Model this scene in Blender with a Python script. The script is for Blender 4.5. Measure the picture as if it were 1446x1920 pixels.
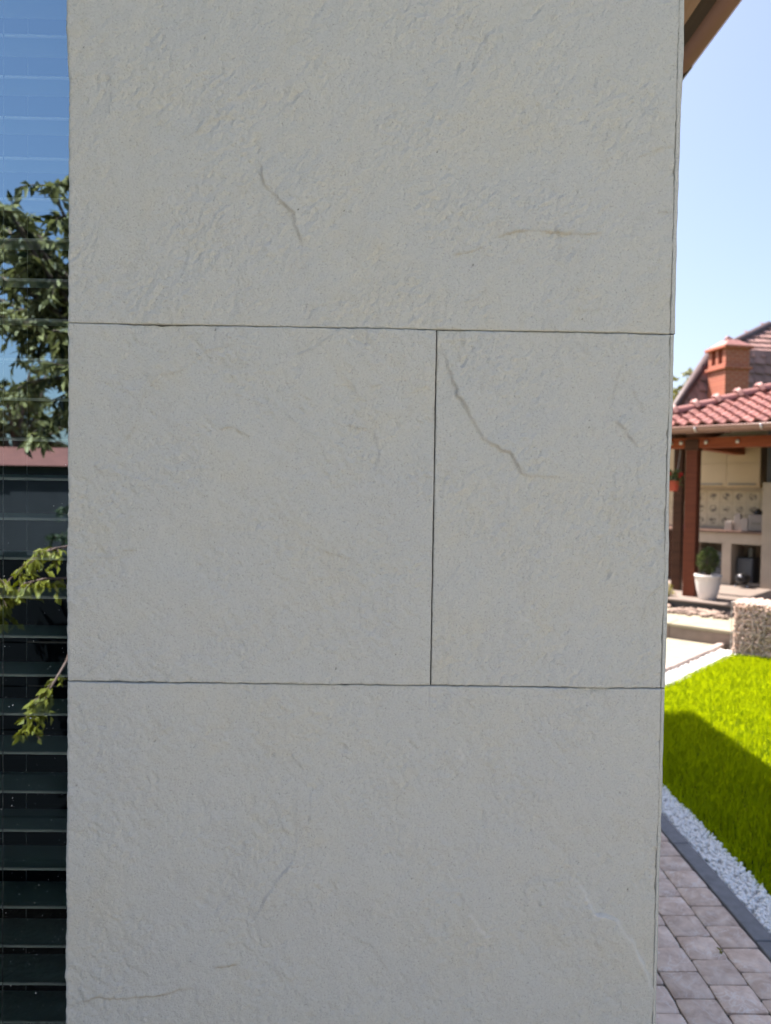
import bpy, bmesh, math, random
import numpy as np
from mathutils import Matrix, Vector, noise as mnoise

for o in list(bpy.data.objects):
    bpy.data.objects.remove(o)
S = bpy.context.scene
COL = S.collection
R = math.radians
rng = np.random.default_rng(7)
random.seed(7)

# ------------------------------------------------------------------ camera
FPX, PW, PH = 1390.0, 1446.0, 1920.0
CAM = Vector((0, 0, 1.6))
YAW, PITCH, ROLL = 0.0147, -0.028, 0.0155
fwd = Vector((math.sin(YAW)*math.cos(PITCH), math.cos(YAW)*math.cos(PITCH), math.sin(PITCH)))
rt0 = Vector((math.cos(YAW), -math.sin(YAW), 0))
up0 = rt0.cross(fwd)
rt = rt0*math.cos(ROLL)+up0*math.sin(ROLL)
up = -rt0*math.sin(ROLL)+up0*math.cos(ROLL)
cd = bpy.data.cameras.new('camera')
cam = bpy.data.objects.new('camera', cd)
COL.objects.link(cam)
cam.matrix_world = Matrix(((rt.x, up.x, -fwd.x, CAM.x), (rt.y, up.y, -fwd.y, CAM.y), (rt.z, up.z, -fwd.z, CAM.z), (0, 0, 0, 1)))
cd.sensor_fit = 'VERTICAL'
cd.sensor_height = 24.0
cd.lens = FPX/PH*24.0
cd.clip_start = 0.05
cd.clip_end = 3000
cd.dof.use_dof = True
cd.dof.focus_distance = 1.25
cd.dof.aperture_fstop = 3.1
S.camera = cam
S.render.resolution_x, S.render.resolution_y = 771, 1024

# ------------------------------------------------------------------ world, sun, exposure
SUN_EL, SUN_LEFT = R(59.5), R(45)
to_sun = Vector((-math.sin(SUN_LEFT)*math.cos(SUN_EL), math.cos(SUN_LEFT)*math.cos(SUN_EL), math.sin(SUN_EL)))
w = bpy.data.worlds.new('World')
S.world = w
w.use_nodes = True
wn = w.node_tree
bg = wn.nodes['Background']
sky = wn.nodes.new('ShaderNodeTexSky')
sky.sky_type = 'NISHITA'
sky.sun_disc = False
sky.sun_elevation = SUN_EL
sky.sun_rotation = -SUN_LEFT
sky.altitude = 0
sky.air_density = 1.0
sky.dust_density = 3.0
sky.ozone_density = 2.0
wn.links.new(sky.outputs[0], bg.inputs[0])
bg.inputs[1].default_value = 0.09
sl = bpy.data.lights.new('sun', 'SUN')
sl.energy = 5.0
sl.angle = R(0.53)
sl.color = (1.0, 0.955, 0.88)
so = bpy.data.objects.new('sun', sl)
COL.objects.link(so)
so.rotation_euler = to_sun.to_track_quat('Z', 'Y').to_euler()
so.location = (-6, 10, 14)
S.view_settings.view_transform = 'Standard'
S.view_settings.look = 'None'
S.view_settings.gamma = 1
S.view_settings.use_curve_mapping = False
S.view_settings.exposure = 1.6
S.view_settings.use_white_balance = True      # the phone's automatic white balance, set for the shade
S.view_settings.white_balance_temperature = 6700
S.view_settings.white_balance_tint = 15
S.render.engine = 'CYCLES'
S.cycles.max_bounces = 6
S.cycles.diffuse_bounces = 3
S.cycles.glossy_bounces = 3
S.cycles.transmission_bounces = 4
S.cycles.transparent_max_bounces = 8

# ------------------------------------------------------------------ helpers
def at(px, py, Y):
    """point of the place seen at a picture position, at the depth Y it stands at"""
    d = fwd + rt*((px-PW/2)/FPX) - up*((py-PH/2)/FPX)
    return CAM + d*(Y/d.y)

def mirror(px, py, D, yg=1.37):
    """point behind the camera that the window shows at a picture position (D = metres from the glass side)"""
    p = at(px, py, D)
    return Vector((p.x, 2*yg-p.y, p.z))

MW = {}
def mw(o): return MW.get(o.name, Matrix.Identity(4))

def tag(o, label=None, cat=None, group=None, kind=None):
    if label: o['label'] = label
    if cat: o['category'] = cat
    if group: o['group'] = group
    if kind: o['kind'] = kind
    return o

def thing(name, loc, label, cat, group=None, rz=0.0):
    o = bpy.data.objects.new(name, None)
    o.empty_display_size = 0.1
    COL.objects.link(o)
    o.location = loc
    o.rotation_euler = (0, 0, rz)
    MW[o.name] = Matrix.Translation(Vector(loc)) @ Matrix.Rotation(rz, 4, 'Z')
    return tag(o, label, cat, group)

def link_mesh(name, me, m, parent=None, world=None):
    o = bpy.data.objects.new(name, me)
    COL.objects.link(o)
    if m and not me.materials: me.materials.append(m)
    if parent:
        o.parent = parent
        base = mw(parent)
        if world is not None:
            o.matrix_local = base.inverted() @ world
            MW[o.name] = world
        else:
            MW[o.name] = base
    elif world is not None:
        o.matrix_world = world
        MW[o.name] = world
    return o

class MB:
    def __init__(s, M=None):
        s.v, s.f, s.M = [], [], M or Matrix.Identity(4)
    def add(s, vs, fs, M=None):
        n = len(s.v)
        T = s.M @ M if M else s.M
        s.v += [T @ Vector(p) for p in vs]
        s.f += [[i+n for i in f] for f in fs]
        return s
    def box(s, a, b, M=None, bev=0.0):
        x0, y0, z0 = a; x1, y1, z1 = b
        if bev <= 0:
            vs = [(x0,y0,z0),(x1,y0,z0),(x1,y1,z0),(x0,y1,z0),(x0,y0,z1),(x1,y0,z1),(x1,y1,z1),(x0,y1,z1)]
            return s.add(vs, [(0,3,2,1),(4,5,6,7),(0,1,5,4),(1,2,6,5),(2,3,7,6),(3,0,4,7)], M)
        bm = bmesh.new()
        bmesh.ops.create_cube(bm, size=1)
        for v in bm.verts:
            v.co = Vector(((x0+x1)/2+v.co.x*(x1-x0), (y0+y1)/2+v.co.y*(y1-y0), (z0+z1)/2+v.co.z*(z1-z0)))
        bmesh.ops.bevel(bm, geom=bm.edges[:]+bm.verts[:], offset=bev, segments=2, profile=0.6, affect='EDGES')
        bm.verts.index_update()
        s.add([v.co.copy() for v in bm.verts], [[v.index for v in f.verts] for f in bm.faces], M)
        bm.free()
        return s
    def tube(s, pts, rad, n=8, cap=True, M=None):
        pts = [Vector(p) for p in pts]
        if not hasattr(rad, '__len__'): rad = [rad]*len(pts)
        vs, fs = [], []
        ref = None
        for i, p in enumerate(pts):
            d = (pts[min(i+1, len(pts)-1)]-pts[max(i-1, 0)]).normalized()
            if ref is None:
                ref = d.cross(Vector((0, 0, 1)))
                if ref.length < 0.1: ref = d.cross(Vector((1, 0, 0)))
            ref = (ref-d*ref.dot(d)).normalized()
            b = d.cross(ref)
            for k in range(n):
                a = 2*math.pi*k/n
                vs.append(p+(ref*math.cos(a)+b*math.sin(a))*rad[i])
        for i in range(len(pts)-1):
            for k in range(n):
                k2 = (k+1) % n
                fs.append((i*n+k, i*n+k2, (i+1)*n+k2, (i+1)*n+k))
        if cap:
            fs.append(tuple(range(n-1, -1, -1)))
            fs.append(tuple((len(pts)-1)*n+k for k in range(n)))
        return s.add(vs, fs, M)
    def lathe(s, prof, n=16, M=None, caps=True):
        vs, fs = [], []
        for r, z in prof:
            for k in range(n):
                a = 2*math.pi*k/n
                vs.append((r*math.cos(a), r*math.sin(a), z))
        for i in range(len(prof)-1):
            for k in range(n):
                k2 = (k+1) % n
                fs.append((i*n+k, i*n+k2, (i+1)*n+k2, (i+1)*n+k))
        if caps:
            fs.append(tuple(range(n-1, -1, -1)))
            fs.append(tuple((len(prof)-1)*n+k for k in range(n)))
        return s.add(vs, fs, M)
    def prism(s, poly, z0, z1, M=None):
        n = len(poly)
        vs = [(x, y, z0) for x, y in poly]+[(x, y, z1) for x, y in poly]
        fs = [tuple(range(n-1, -1, -1)), tuple(range(n, 2*n))]
        fs += [(i, (i+1) % n, n+(i+1) % n, n+i) for i in range(n)]
        return s.add(vs, fs, M)
    def mesh(s, name, inv=None, smooth=False):
        me = bpy.data.meshes.new(name)
        me.from_pydata([(inv @ p if inv else p)[:] for p in s.v], [], s.f)
        if smooth:
            me.shade_smooth()
        return me
    def build(s, name, m, parent=None, smooth=False, angle=None):
        inv = mw(parent).inverted() if parent else None
        me = s.mesh(name, inv, smooth)
        if smooth and angle:
            me.set_sharp_from_angle(angle=R(angle))
        return link_mesh(name, me, m, parent)

def np_mesh(name, verts, faces, attrs=None, smooth=False):
    """verts (n,3) float array, faces (m,k) int array, attrs {name:(domain,array)}"""
    me = bpy.data.meshes.new(name)
    verts = np.asarray(verts, dtype=np.float32); faces = np.asarray(faces, dtype=np.int32)
    k = faces.shape[1]
    me.vertices.add(len(verts)); me.vertices.foreach_set('co', verts.ravel())
    me.loops.add(faces.size); me.loops.foreach_set('vertex_index', faces.ravel())
    me.polygons.add(len(faces))
    me.polygons.foreach_set('loop_start', np.arange(0, faces.size, k, dtype=np.int32))
    if smooth:
        me.polygons.foreach_set('use_smooth', np.ones(len(faces), dtype=bool))
    me.update(calc_edges=True)
    for nme, (dom, arr) in (attrs or {}).items():
        a = me.attributes.new(nme, 'FLOAT', dom)
        a.data.foreach_set('value', np.asarray(arr, dtype=np.float32))
    return me

# ------------------------------------------------------------------ materials
class NT:
    def __init__(s, name):
        s.m = bpy.data.materials.new(name); s.m.use_nodes = True
        s.t = s.m.node_tree; s.p = s.t.nodes['Principled BSDF']; s.out = s.t.nodes['Material Output']
    def n(s, typ, **kw):
        nd = s.t.nodes.new('ShaderNode'+typ)
        for k, v in kw.items():
            if k.startswith('i_'): nd.inputs[k[2:].replace('_', ' ')].default_value = v
            else: setattr(nd, k, v)
        return nd
    def l(s, a, b): s.t.links.new(a, b)
    def coord(s, kind='Object', scale=(1, 1, 1), rot=(0, 0, 0)):
        tc = s.n('TexCoord'); mp = s.n('Mapping')
        mp.inputs['Scale'].default_value = scale; mp.inputs['Rotation'].default_value = rot
        s.l(tc.outputs[kind], mp.inputs[0]); return mp.outputs[0]
    def noise(s, vec, scale, detail=4, rough=0.55, dist=0.0):
        nd = s.n('TexNoise'); nd.inputs['Scale'].default_value = scale; nd.inputs['Detail'].default_value = detail
        nd.inputs['Roughness'].default_value = rough; nd.inputs['Distortion'].default_value = dist
        if vec is not None: s.l(vec, nd.inputs['Vector'])
        return nd.outputs[0]
    def ramp(s, fac, stops):
        nd = s.n('ValToRGB'); e = nd.color_ramp.elements
        while len(e) < len(stops): e.new(0.5)
        for el, (p, c) in zip(e, stops):
            el.position = p; el.color = (c[0], c[1], c[2], 1) if hasattr(c, '__len__') else (c, c, c, 1)
        s.l(fac, nd.inputs[0]); return nd.outputs[0]
    def mix(s, fac, a, b, mode='MIX'):
        nd = s.n('Mix', data_type='RGBA', blend_type=mode)
        if hasattr(fac, 'is_linked') or hasattr(fac, 'links'): s.l(fac, nd.inputs[0])
        else: nd.inputs[0].default_value = fac
        for x, i in ((a, 6), (b, 7)):
            if hasattr(x, 'links'): s.l(x, nd.inputs[i])
            else: nd.inputs[i].default_value = (*x[:3], 1)
        return nd.outputs[2]
    def math(s, op, a, b=None, c=None):
        nd = s.n('Math', operation=op)
        for i, x in enumerate((a, b, c)):
            if x is None: continue
            if hasattr(x, 'links'): s.l(x, nd.inputs[i])
            else: nd.inputs[i].default_value = x
        return nd.outputs[0]
    def bump(s, h, dist, strength=1.0, prev=None):
        nd = s.n('Bump'); nd.inputs['Strength'].default_value = strength; nd.inputs['Distance'].default_value = dist
        s.l(h, nd.inputs['Height'])
        if prev is not None: s.l(prev, nd.inputs['Normal'])
        return nd.outputs[0]
    def attr(s, name): return s.n('Attribute', attribute_name=name).outputs['Fac']
    def rand(s): return s.n('ObjectInfo').outputs['Random']

def plain(name, col, rough=0.6, vary=0.15, scale=8.0, metal=0.0, bump=0.0, bscale=60.0, objrand=0.0, spec=0.4):
    t = NT(name); v = t.coord()
    lo = tuple(c*(1-vary) for c in col); hi = tuple(min(1, c*(1+vary)) for c in col)
    c = t.ramp(t.noise(v, scale, 5), [(0.3, lo), (0.7, hi)])
    if objrand:
        hsv = t.n('HueSaturation'); t.l(c, hsv.inputs['Color'])
        t.l(t.math('MULTIPLY_ADD', t.rand(), 2*objrand, 1-objrand), hsv.inputs['Value'])
        c = hsv.outputs[0]
    t.l(c, t.p.inputs['Base Color'])
    t.p.inputs['Roughness'].default_value = rough; t.p.inputs['Metallic'].default_value = metal
    t.p.inputs['Specular IOR Level'].default_value = spec
    if bump: t.l(t.bump(t.noise(v, bscale, 4), bump), t.p.inputs['Normal'])
    return t.m

def mat_stone():
    t = NT('sandstone'); v = t.coord('Object')
    c = t.ramp(t.attr('mott'), [(0.0, (0.462, 0.464, 0.418)), (0.35, (0.467, 0.468, 0.418)), (0.65, (0.472, 0.472, 0.418)), (1.0, (0.477, 0.470, 0.405))])
    grain = t.noise(v, 300, 2, 0.7)
    c = t.mix(1.0, c, t.ramp(grain, [(0.22, 0.62), (0.36, 0.93), (0.5, 1.0), (0.8, 1.07)]), 'MULTIPLY')
    c = t.mix(t.attr('pale'), c, (0.66, 0.66, 0.61))  # lit scarp edges painted into the stone colour
    c = t.mix(t.attr('ochre'), c, (0.31, 0.26, 0.16))
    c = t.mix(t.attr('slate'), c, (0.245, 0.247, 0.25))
    c = t.mix(t.attr('pit'), c, (0.06, 0.055, 0.05))
    t.l(c, t.p.inputs['Base Color'])
    t.p.inputs['Roughness'].default_value = 0.92; t.p.inputs['Specular IOR Level'].default_value = 0.12
    t.l(t.bump(grain, 0.0022, 1.0), t.p.inputs['Normal'])
    return t.m

def mat_paver():
    t = NT('marbled_paver'); v = t.coord('Object')
    oi = t.n('ObjectInfo'); add = t.n('VectorMath', operation='ADD')
    cmb = t.n('CombineXYZ'); t.l(t.math('MULTIPLY', oi.outputs['Random'], 37.0), cmb.inputs[0]); t.l(t.math('MULTIPLY', oi.outputs['Random'], 91.0), cmb.inputs[1])
    t.l(v, add.inputs[0]); t.l(cmb.outputs[0], add.inputs[1]); v2 = add.outputs[0]
    nz = t.noise(v2, 11, 3, 0.55, 1.4)
    rid = t.math('ABSOLUTE', t.math('SUBTRACT', nz, 0.5))
    base = t.ramp(t.noise(v2, 16, 4, 0.6, 0.6), [(0.28, (0.52, 0.365, 0.275)), (0.72, (0.88, 0.70, 0.56))])
    vein = t.ramp(rid, [(0.0, 1), (0.035, 0)])
    msk = t.ramp(t.noise(v2, 7, 2), [(0.38, 0.15), (0.6, 1)])
    c = t.mix(t.math('MULTIPLY', t.math('MULTIPLY', vein, msk), 0.75), base, (0.86, 0.77, 0.69))
    c = t.mix(t.ramp(t.noise(v2, 22, 4, 0.6, 1.0), [(0.55, 0), (0.75, 0.6)]), c, (0.78, 0.675, 0.60))
    hsv = t.n('HueSaturation'); t.l(c, hsv.inputs['Color']); t.l(t.math('MULTIPLY_ADD', oi.outputs['Random'], 0.22, 0.89), hsv.inputs['Value'])
    t.l(hsv.outputs[0], t.p.inputs['Base Color']); t.p.inputs['Roughness'].default_value = 0.75
    b = t.bump(nz, 0.006, 0.8); b = t.bump(t.noise(v2, 90, 4), 0.0012, 0.8, b)
    t.l(b, t.p.inputs['Normal'])
    return t.m

def mat_leaf(name, dark, light, trans=0.35, rough=0.5, tcol=None, spec=0.3):
    t = NT(name); r = t.attr('tone')
    c = t.ramp(r, [(0.0, dark), (1.0, light)])
    t.l(c, t.p.inputs['Base Color']); t.p.inputs['Roughness'].default_value = rough; t.p.inputs['Specular IOR Level'].default_value = spec
    tr = t.n('BsdfTranslucent')
    if tcol is None:
        hsv = t.n('HueSaturation', i_Saturation=1.1, i_Value=1.25); t.l(c, hsv.inputs['Color']); t.l(hsv.outputs[0], tr.inputs[0])
    else:
        t.l(t.mix(0.7, c, tcol), tr.inputs[0])
    mx = t.n('MixShader'); mx.inputs[0].default_value = trans
    t.l(t.p.outputs[0], mx.inputs[1]); t.l(tr.outputs[0], mx.inputs[2]); t.l(mx.outputs[0], t.out.inputs[0])
    return t.m

def mat_glass():
    t = NT('solar_glass')
    g = t.n('BsdfGlossy'); g.inputs['Roughness'].default_value = 0.0; g.inputs['Color'].default_value = (0.62, 0.87, 1.0, 1)
    tr = t.n('BsdfTransparent'); tr.inputs[0].default_value = (0.97, 1.0, 0.98, 1)
    fr = t.n('Fresnel', i_IOR=1.5)
    mx = t.n('MixShader'); t.l(t.math('MULTIPLY_ADD', fr.outputs[0], 0.7, GLASS_R), mx.inputs[0])
    t.l(tr.outputs[0], mx.inputs[1]); t.l(g.outputs[0], mx.inputs[2]); t.l(mx.outputs[0], t.out.inputs[0])
    return t.m
GLASS_R = 0.50

def mat_clear():
    t = NT('clear_glass'); tr = t.n('BsdfTransparent'); tr.inputs[0].default_value = (0.96, 0.985, 0.975, 1)
    t.l(tr.outputs[0], t.out.inputs[0]); return t.m

def mat_splash_tile():
    t = NT('printed_tile'); v = t.coord('Object'); oi = t.n('ObjectInfo')
    cmb = t.n('CombineXYZ'); t.l(t.math('MULTIPLY', oi.outputs['Random'], 53.0), cmb.inputs[1])
    add = t.n('VectorMath', operation='ADD'); t.l(v, add.inputs[0]); t.l(cmb.outputs[0], add.inputs[1])
    ln = t.n('VectorMath', operation='LENGTH'); t.l(v, ln.inputs[0])
    disc = t.ramp(ln.outputs['Value'], [(0.045, 1), (0.07, 0)])
    nz = t.ramp(t.noise(add.outputs[0], 30, 3, 0.6), [(0.46, 0), (0.54, 1)])
    c = t.ramp(t.noise(add.outputs[0], 8, 3), [(0.3, (0.46, 0.37, 0.25)), (0.7, (0.56, 0.46, 0.32))])
    c = t.mix(t.math('MULTIPLY', disc, nz), c, (0.09, 0.06, 0.045))
    t.l(c, t.p.inputs['Base Color']); t.p.inputs['Roughness'].default_value = 0.35
    return t.m

def mat_brick():
    t = NT('chimney_brick'); v = t.coord('Object', rot=(R(90), 0, 0))
    br = t.n('TexBrick', i_Scale=1.0); br.inputs['Brick Width'].default_value = 0.21; br.inputs['Row Height'].default_value = 0.07
    br.inputs['Mortar Size'].default_value = 0.010
    br.inputs['Color1'].default_value = (0.37, 0.092, 0.052, 1); br.inputs['Color2'].default_value = (0.45, 0.12, 0.065, 1); br.inputs['Mortar'].default_value = (0.46, 0.22, 0.15, 1)
    t.l(v, br.inputs['Vector']); t.l(br.outputs[0], t.p.inputs['Base Color']); t.p.inputs['Roughness'].default_value = 0.85
    return t.m

def mat_wood(name, a, b, rough=0.5, ax=(1, 1, 12)):
    t = NT(name); v = t.coord('Object', scale=ax)
    c = t.ramp(t.noise(v, 3.0, 5, 0.6, 0.5), [(0.3, a), (0.7, b)])
    t.l(c, t.p.inputs['Base Color']); t.p.inputs['Roughness'].default_value = rough; t.p.inputs['Specular IOR Level'].default_value = 0.2
    return t.m

M = {
 'stone': mat_stone(), 'paver': mat_paver(), 'glass': mat_glass(), 'clear': mat_clear(), 'splash': mat_splash_tile(), 'brick': mat_brick(),
 'mortar': plain('dark_joint_mortar', (0.10, 0.095, 0.085), 0.95),  # dark backing that shows through the open joints
 'plaster': plain('plaster', (0.80, 0.78, 0.72), 0.9, 0.06, 5, bump=0.001, bscale=200),
 'soil': plain('mulch', (0.016, 0.013, 0.010), 0.95, 0.5, 30, bump=0.02, bscale=40, spec=0.02),
 'turfsoil': plain('turf_soil', (0.022, 0.034, 0.010), 0.95, 0.35, 12, spec=0.1),
 'fargrass': plain('far_grass', (0.055, 0.085, 0.022), 0.95, 0.35, 1.2, spec=0.1),
 'sand': plain('joint_sand', (0.075, 0.068, 0.055), 0.95, 0.3, 60),
 'kerb': plain('dark_kerb_concrete', (0.22, 0.224, 0.235), 0.8, 0.18, 20, bump=0.0015, bscale=220, objrand=0.12),
 'marble': plain('white_marble', (0.92, 0.92, 0.90), 0.55, 0.06, 60),
 'sandpave': plain('sunny_paving', (0.29, 0.262, 0.19), 0.8, 0.12, 6, objrand=0.06),
 'cream': plain('bounce_paving', (0.64, 0.62, 0.58), 0.8, 0.1, 6, objrand=0.06),  # pale tone bounces light from the unseen rear terrace
 'edging': plain('rounded_edging', (0.36, 0.29, 0.26), 0.8, 0.12, 10, objrand=0.1),
 'riser': plain('brown_riser', (0.21, 0.165, 0.14), 0.8, 0.15, 8, objrand=0.1),
 'darkstep': plain('dark_step', (0.07, 0.07, 0.075), 0.7, 0.15, 8),
 'floor': plain('pavilion_floor', (0.21, 0.17, 0.145), 0.6, 0.12, 6),
 'rock': plain('garden_rock', (0.27, 0.20, 0.16), 0.9, 0.25, 12, bump=0.004, bscale=60, objrand=0.25),
 'gabionrock': plain('gabion_rock', (0.61, 0.45, 0.365), 0.9, 0.3, 25, bump=0.003, bscale=90),
 'wire': plain('galvanised_wire', (0.42, 0.40, 0.38), 0.5, 0.1, metal=0.4),
 'postwood': mat_wood('red_brown_wood', (0.10, 0.026, 0.013), (0.15, 0.040, 0.019), 0.6),
 'beamwood': mat_wood('orange_brown_wood', (0.20, 0.045, 0.018), (0.30, 0.075, 0.028), 0.6),
 'darkwood': mat_wood('dark_brown_wood', (0.045, 0.018, 0.010), (0.085, 0.034, 0.018), 0.55),
 'gutter_p': plain('brown_gutter_metal', (0.30, 0.17, 0.14), 0.4, 0.06),
 'tile': plain('red_clay_tile', (0.33, 0.15, 0.128), 0.55, 0.18, 6, objrand=0.22),
 'hiptile': plain('ridge_clay_tile', (0.24, 0.105, 0.092), 0.6, 0.14, 6, objrand=0.1),
 'rooftile': plain('brown_shingle', (0.27, 0.155, 0.135), 0.7, 0.2, 8, objrand=0.22),
 'roofdark': plain('dark_roof_trim', (0.075, 0.045, 0.045), 0.6, 0.15),
 'cabinet': plain('cream_cabinet', (0.50, 0.36, 0.215), 0.25, 0.04, 3),
 'handle': plain('grey_handle', (0.16, 0.145, 0.125), 0.35, 0.05, metal=0.4),
 'counter': plain('brown_counter', (0.16, 0.095, 0.07), 0.35, 0.2, 15),
 'beige': plain('beige_masonry', (0.45, 0.37, 0.29), 0.85, 0.08, 5, bump=0.001, bscale=100),
 'white': plain('white_glaze', (0.66, 0.61, 0.57), 0.35, 0.04, 6),
 'canister': plain('canister_white', (0.38, 0.32, 0.29), 0.35, 0.04, 6),
 'greybox': plain('grey_box', (0.24, 0.21, 0.20), 0.4, 0.06),
 'black': plain('black_enamel', (0.012, 0.012, 0.013), 0.18, 0.1),
 'bluegrey': plain('blue_grey_steel', (0.09, 0.10, 0.12), 0.4, 0.1, metal=0.3),
 'chrome': plain('polished_metal', (0.75, 0.76, 0.80), 0.12, 0.02, metal=1.0),
 'terracotta': plain('red_pot', (0.36, 0.06, 0.035), 0.5, 0.1),
 'petal': plain('red_petal', (0.62, 0.03, 0.03), 0.5, 0.2, 40),
 'purple': plain('purple_cloth', (0.16, 0.03, 0.13), 0.7, 0.1),
 'soffit': mat_wood('soffit_board', (0.30, 0.165, 0.095), (0.37, 0.215, 0.13), 0.5, (12, 1, 12)),
 'gutter': plain('copper_brown_gutter', (0.21, 0.11, 0.07), 0.42, 0.08, 5),
 'gutterrim': plain('gutter_rim', (0.72, 0.66, 0.66), 0.3, 0.05, metal=0.7),  # pale colour paints in sky light along the eave rim
 'fascia': mat_wood('fascia_board', (0.040, 0.022, 0.014), (0.065, 0.036, 0.022), 0.6, (12, 1, 12)),
 'houseroof': plain('house_roof_tile', (0.16, 0.075, 0.055), 0.7, 0.2, 5),
 'slat': plain('green_grey_slat', (0.46, 0.62, 0.55), 0.5, 0.06, 3, metal=0.0),
 'sliplip': plain('slat_lip', (0.78, 0.86, 0.83), 0.4, 0.05),
 'cord': plain('ladder_cord', (0.30, 0.31, 0.30), 0.8, 0.05),
 'room': plain('dark_interior', (0.018, 0.017, 0.016), 0.9, 0.1, spec=0.1),
 'frame': plain('anthracite_frame', (0.045, 0.048, 0.052), 0.45, 0.05),
 'dust': plain('dust', (0.55, 0.56, 0.54), 0.9, 0.1),
 'bark': plain('bark', (0.13, 0.085, 0.06), 0.9, 0.3, 30, bump=0.006, bscale=60),
 'twig': plain('reddish_twig', (0.22, 0.12, 0.095), 0.7, 0.15, 20),
 'garagewall': plain('anthracite_wall', (0.005, 0.0055, 0.0065), 0.9, 0.1, 3, spec=0.03),
 'greywall': plain('grey_garage_wall', (0.034, 0.034, 0.038), 0.9, 0.1, 3, spec=0.03),
 'garageroof': plain('red_garage_roof', (0.16, 0.055, 0.042), 0.8, 0.15, 4),
 'leafT': mat_leaf('garden_tree_leaf', (0.014, 0.022, 0.007), (0.34, 0.31, 0.12), 0.25),
 'leafS': mat_leaf('weeping_shrub_leaf', (0.18, 0.17, 0.02), (0.42, 0.37, 0.06), 0.35),
 'leafF': mat_leaf('far_tree_leaf', (0.14, 0.15, 0.04), (0.34, 0.32, 0.09), 0.35),
 'leafD': mat_leaf('dark_leaf', (0.012, 0.022, 0.008), (0.04, 0.06, 0.02), 0.2),
 'leafB': mat_leaf('potted_bush_leaf', (0.04, 0.06, 0.02), (0.11, 0.14, 0.045), 0.25),
 'grass': mat_leaf('grass_blade', (0.02, 0.07, 0.001), (0.08, 0.16, 0.002), 0.64, 0.7, (0.71, 0.82, 0.004), 0.05),
 'drygrass': mat_leaf('bed_plant', (0.08, 0.11, 0.02), (0.30, 0.26, 0.06), 0.35),
}

# ------------------------------------------------------------------ pavilion frame (turned 43 degrees to our house)
GA = R(-43)
GO = Vector((3.72, 7.46, 0))
GM = Matrix.Translation(GO) @ Matrix.Rotation(GA, 4, 'Z')
def G(u, v, z=0.0): return GM @ Vector((u, v, z))

# ================================================================== THE SETTING
mb = MB(); mb.add([(-1500, -1500, -0.06), (1500, -1500, -0.06), (1500, 1500, -0.06), (-1500, 1500, -0.06)], [(0, 1, 2, 3)])
tag(mb.build('ground', M['fargrass']), kind='structure')

# planting bed in front of the window (seen only in the glass)
mb = MB(); mb.prism([(-7.5, -9.5), (-0.8, -9.5), (-0.8, 1.22), (-7.5, 1.22)], -0.05, -0.03)
tag(mb.build('planting_bed', M['soil']), kind='structure')
# unseen terrace behind the camera, made wide and pale to bounce fill light
mb = MB(); mb.prism([(-0.79, -9), (8.8, -9), (8.8, -2.2), (0.55, -2.2), (0.55, 1.24), (-0.79, 1.24)], -0.05, -0.004)
tag(mb.build('terrace', M['cream']), kind='structure')

# ---- path of marbled pavers
mb = MB(); mb.prism([(0.56, -2.19), (1.394, -2.19), (1.394, 5.36), (0.56, 5.36)], -0.05, -0.012)
path = tag(mb.build('path', M['sand']), kind='structure')
def paver_mesh(i):
    L, Wd, H_ = 0.1305, 0.1358, 0.05
    n = 5
    bm = bmesh.new()
    bmesh.ops.create_grid(bm, x_segments=n, y_segments=n, size=0.5)
    for v in bm.verts:
        x, y = v.co.x, v.co.y
        e = max(abs(x), abs(y))
        jx = mnoise.noise(Vector((x*5+i*9, y*5, 3.3)))*0.012; jy = mnoise.noise(Vector((x*5, y*5+i*7, 8.1)))*0.012
        z = mnoise.noise(Vector((x*3+i*5.1, y*3, i)))*0.0022
        if e > 0.49:
            z -= 0.005
            c = 0.985 if min(abs(x), abs(y)) < 0.49 else 0.95
            x *= c; y *= c
        elif e > 0.25:
            x *= 1.42 if abs(x) > 0.25 else 1.0
            y *= 1.42 if abs(y) > 0.25 else 1.0
        v.co = Vector(((x+jx)*Wd, (y+jy)*L, z))
    ed = [e for e in bm.edges if e.is_boundary]
    ex = bmesh.ops.extrude_edge_only(bm, edges=ed)
    for v in ex['geom']:
        if isinstance(v, bmesh.types.BMVert): v.co.z -= H_-0.012
    bmesh.ops.recalc_face_normals(bm, faces=bm.faces[:])
    me = bpy.data.meshes.new('paver'); bm.to_mesh(me); bm.free()
    me.shade_smooth(); me.set_sharp_from_angle(angle=R(50))
    me.materials.append(M['paver'])
    return me
pm = [paver_mesh(i) for i in range(4)]
for c in range(6):
    xc = 1.394-0.139*(c+0.5)
    off = 3.109 if c % 2 == 0 else 3.042
    k0 = int(math.floor((1.15-off)/0.1335))
    for k in range(k0, k0+31):
        yc = off+0.1335*(k+0.5)
        if yc > 5.28: continue
        T = Matrix.Translation((xc+random.uniform(-.0012, .0012), yc+random.uniform(-.0012, .0012), random.uniform(-.002, .0015))) @ Matrix.Rotation(R(random.choice((0, 180))+random.uniform(-.6, .6)), 4, 'Z') @ Matrix.Rotation(R(random.uniform(-.6, .6)), 4, 'X')
        link_mesh('paver', random.choice(pm), None, path, T)
# path behind the camera: same pavers, too far out of sight to single out
vs = []; fs = []
mbp = MB()
for c in range(6):
    for k in range(-8, 20):
        y = 1.0-0.1335*k-(0.067 if c % 2 else 0)
        mbp.box((1.394-0.139*(c+1)+.003, y-.131, -0.04), (1.394-0.139*c-.003, y, 0.0)) if y < 1.07 else None
tag(mbp.build('rear_pavers', M['paver'], path), kind='stuff')

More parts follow.
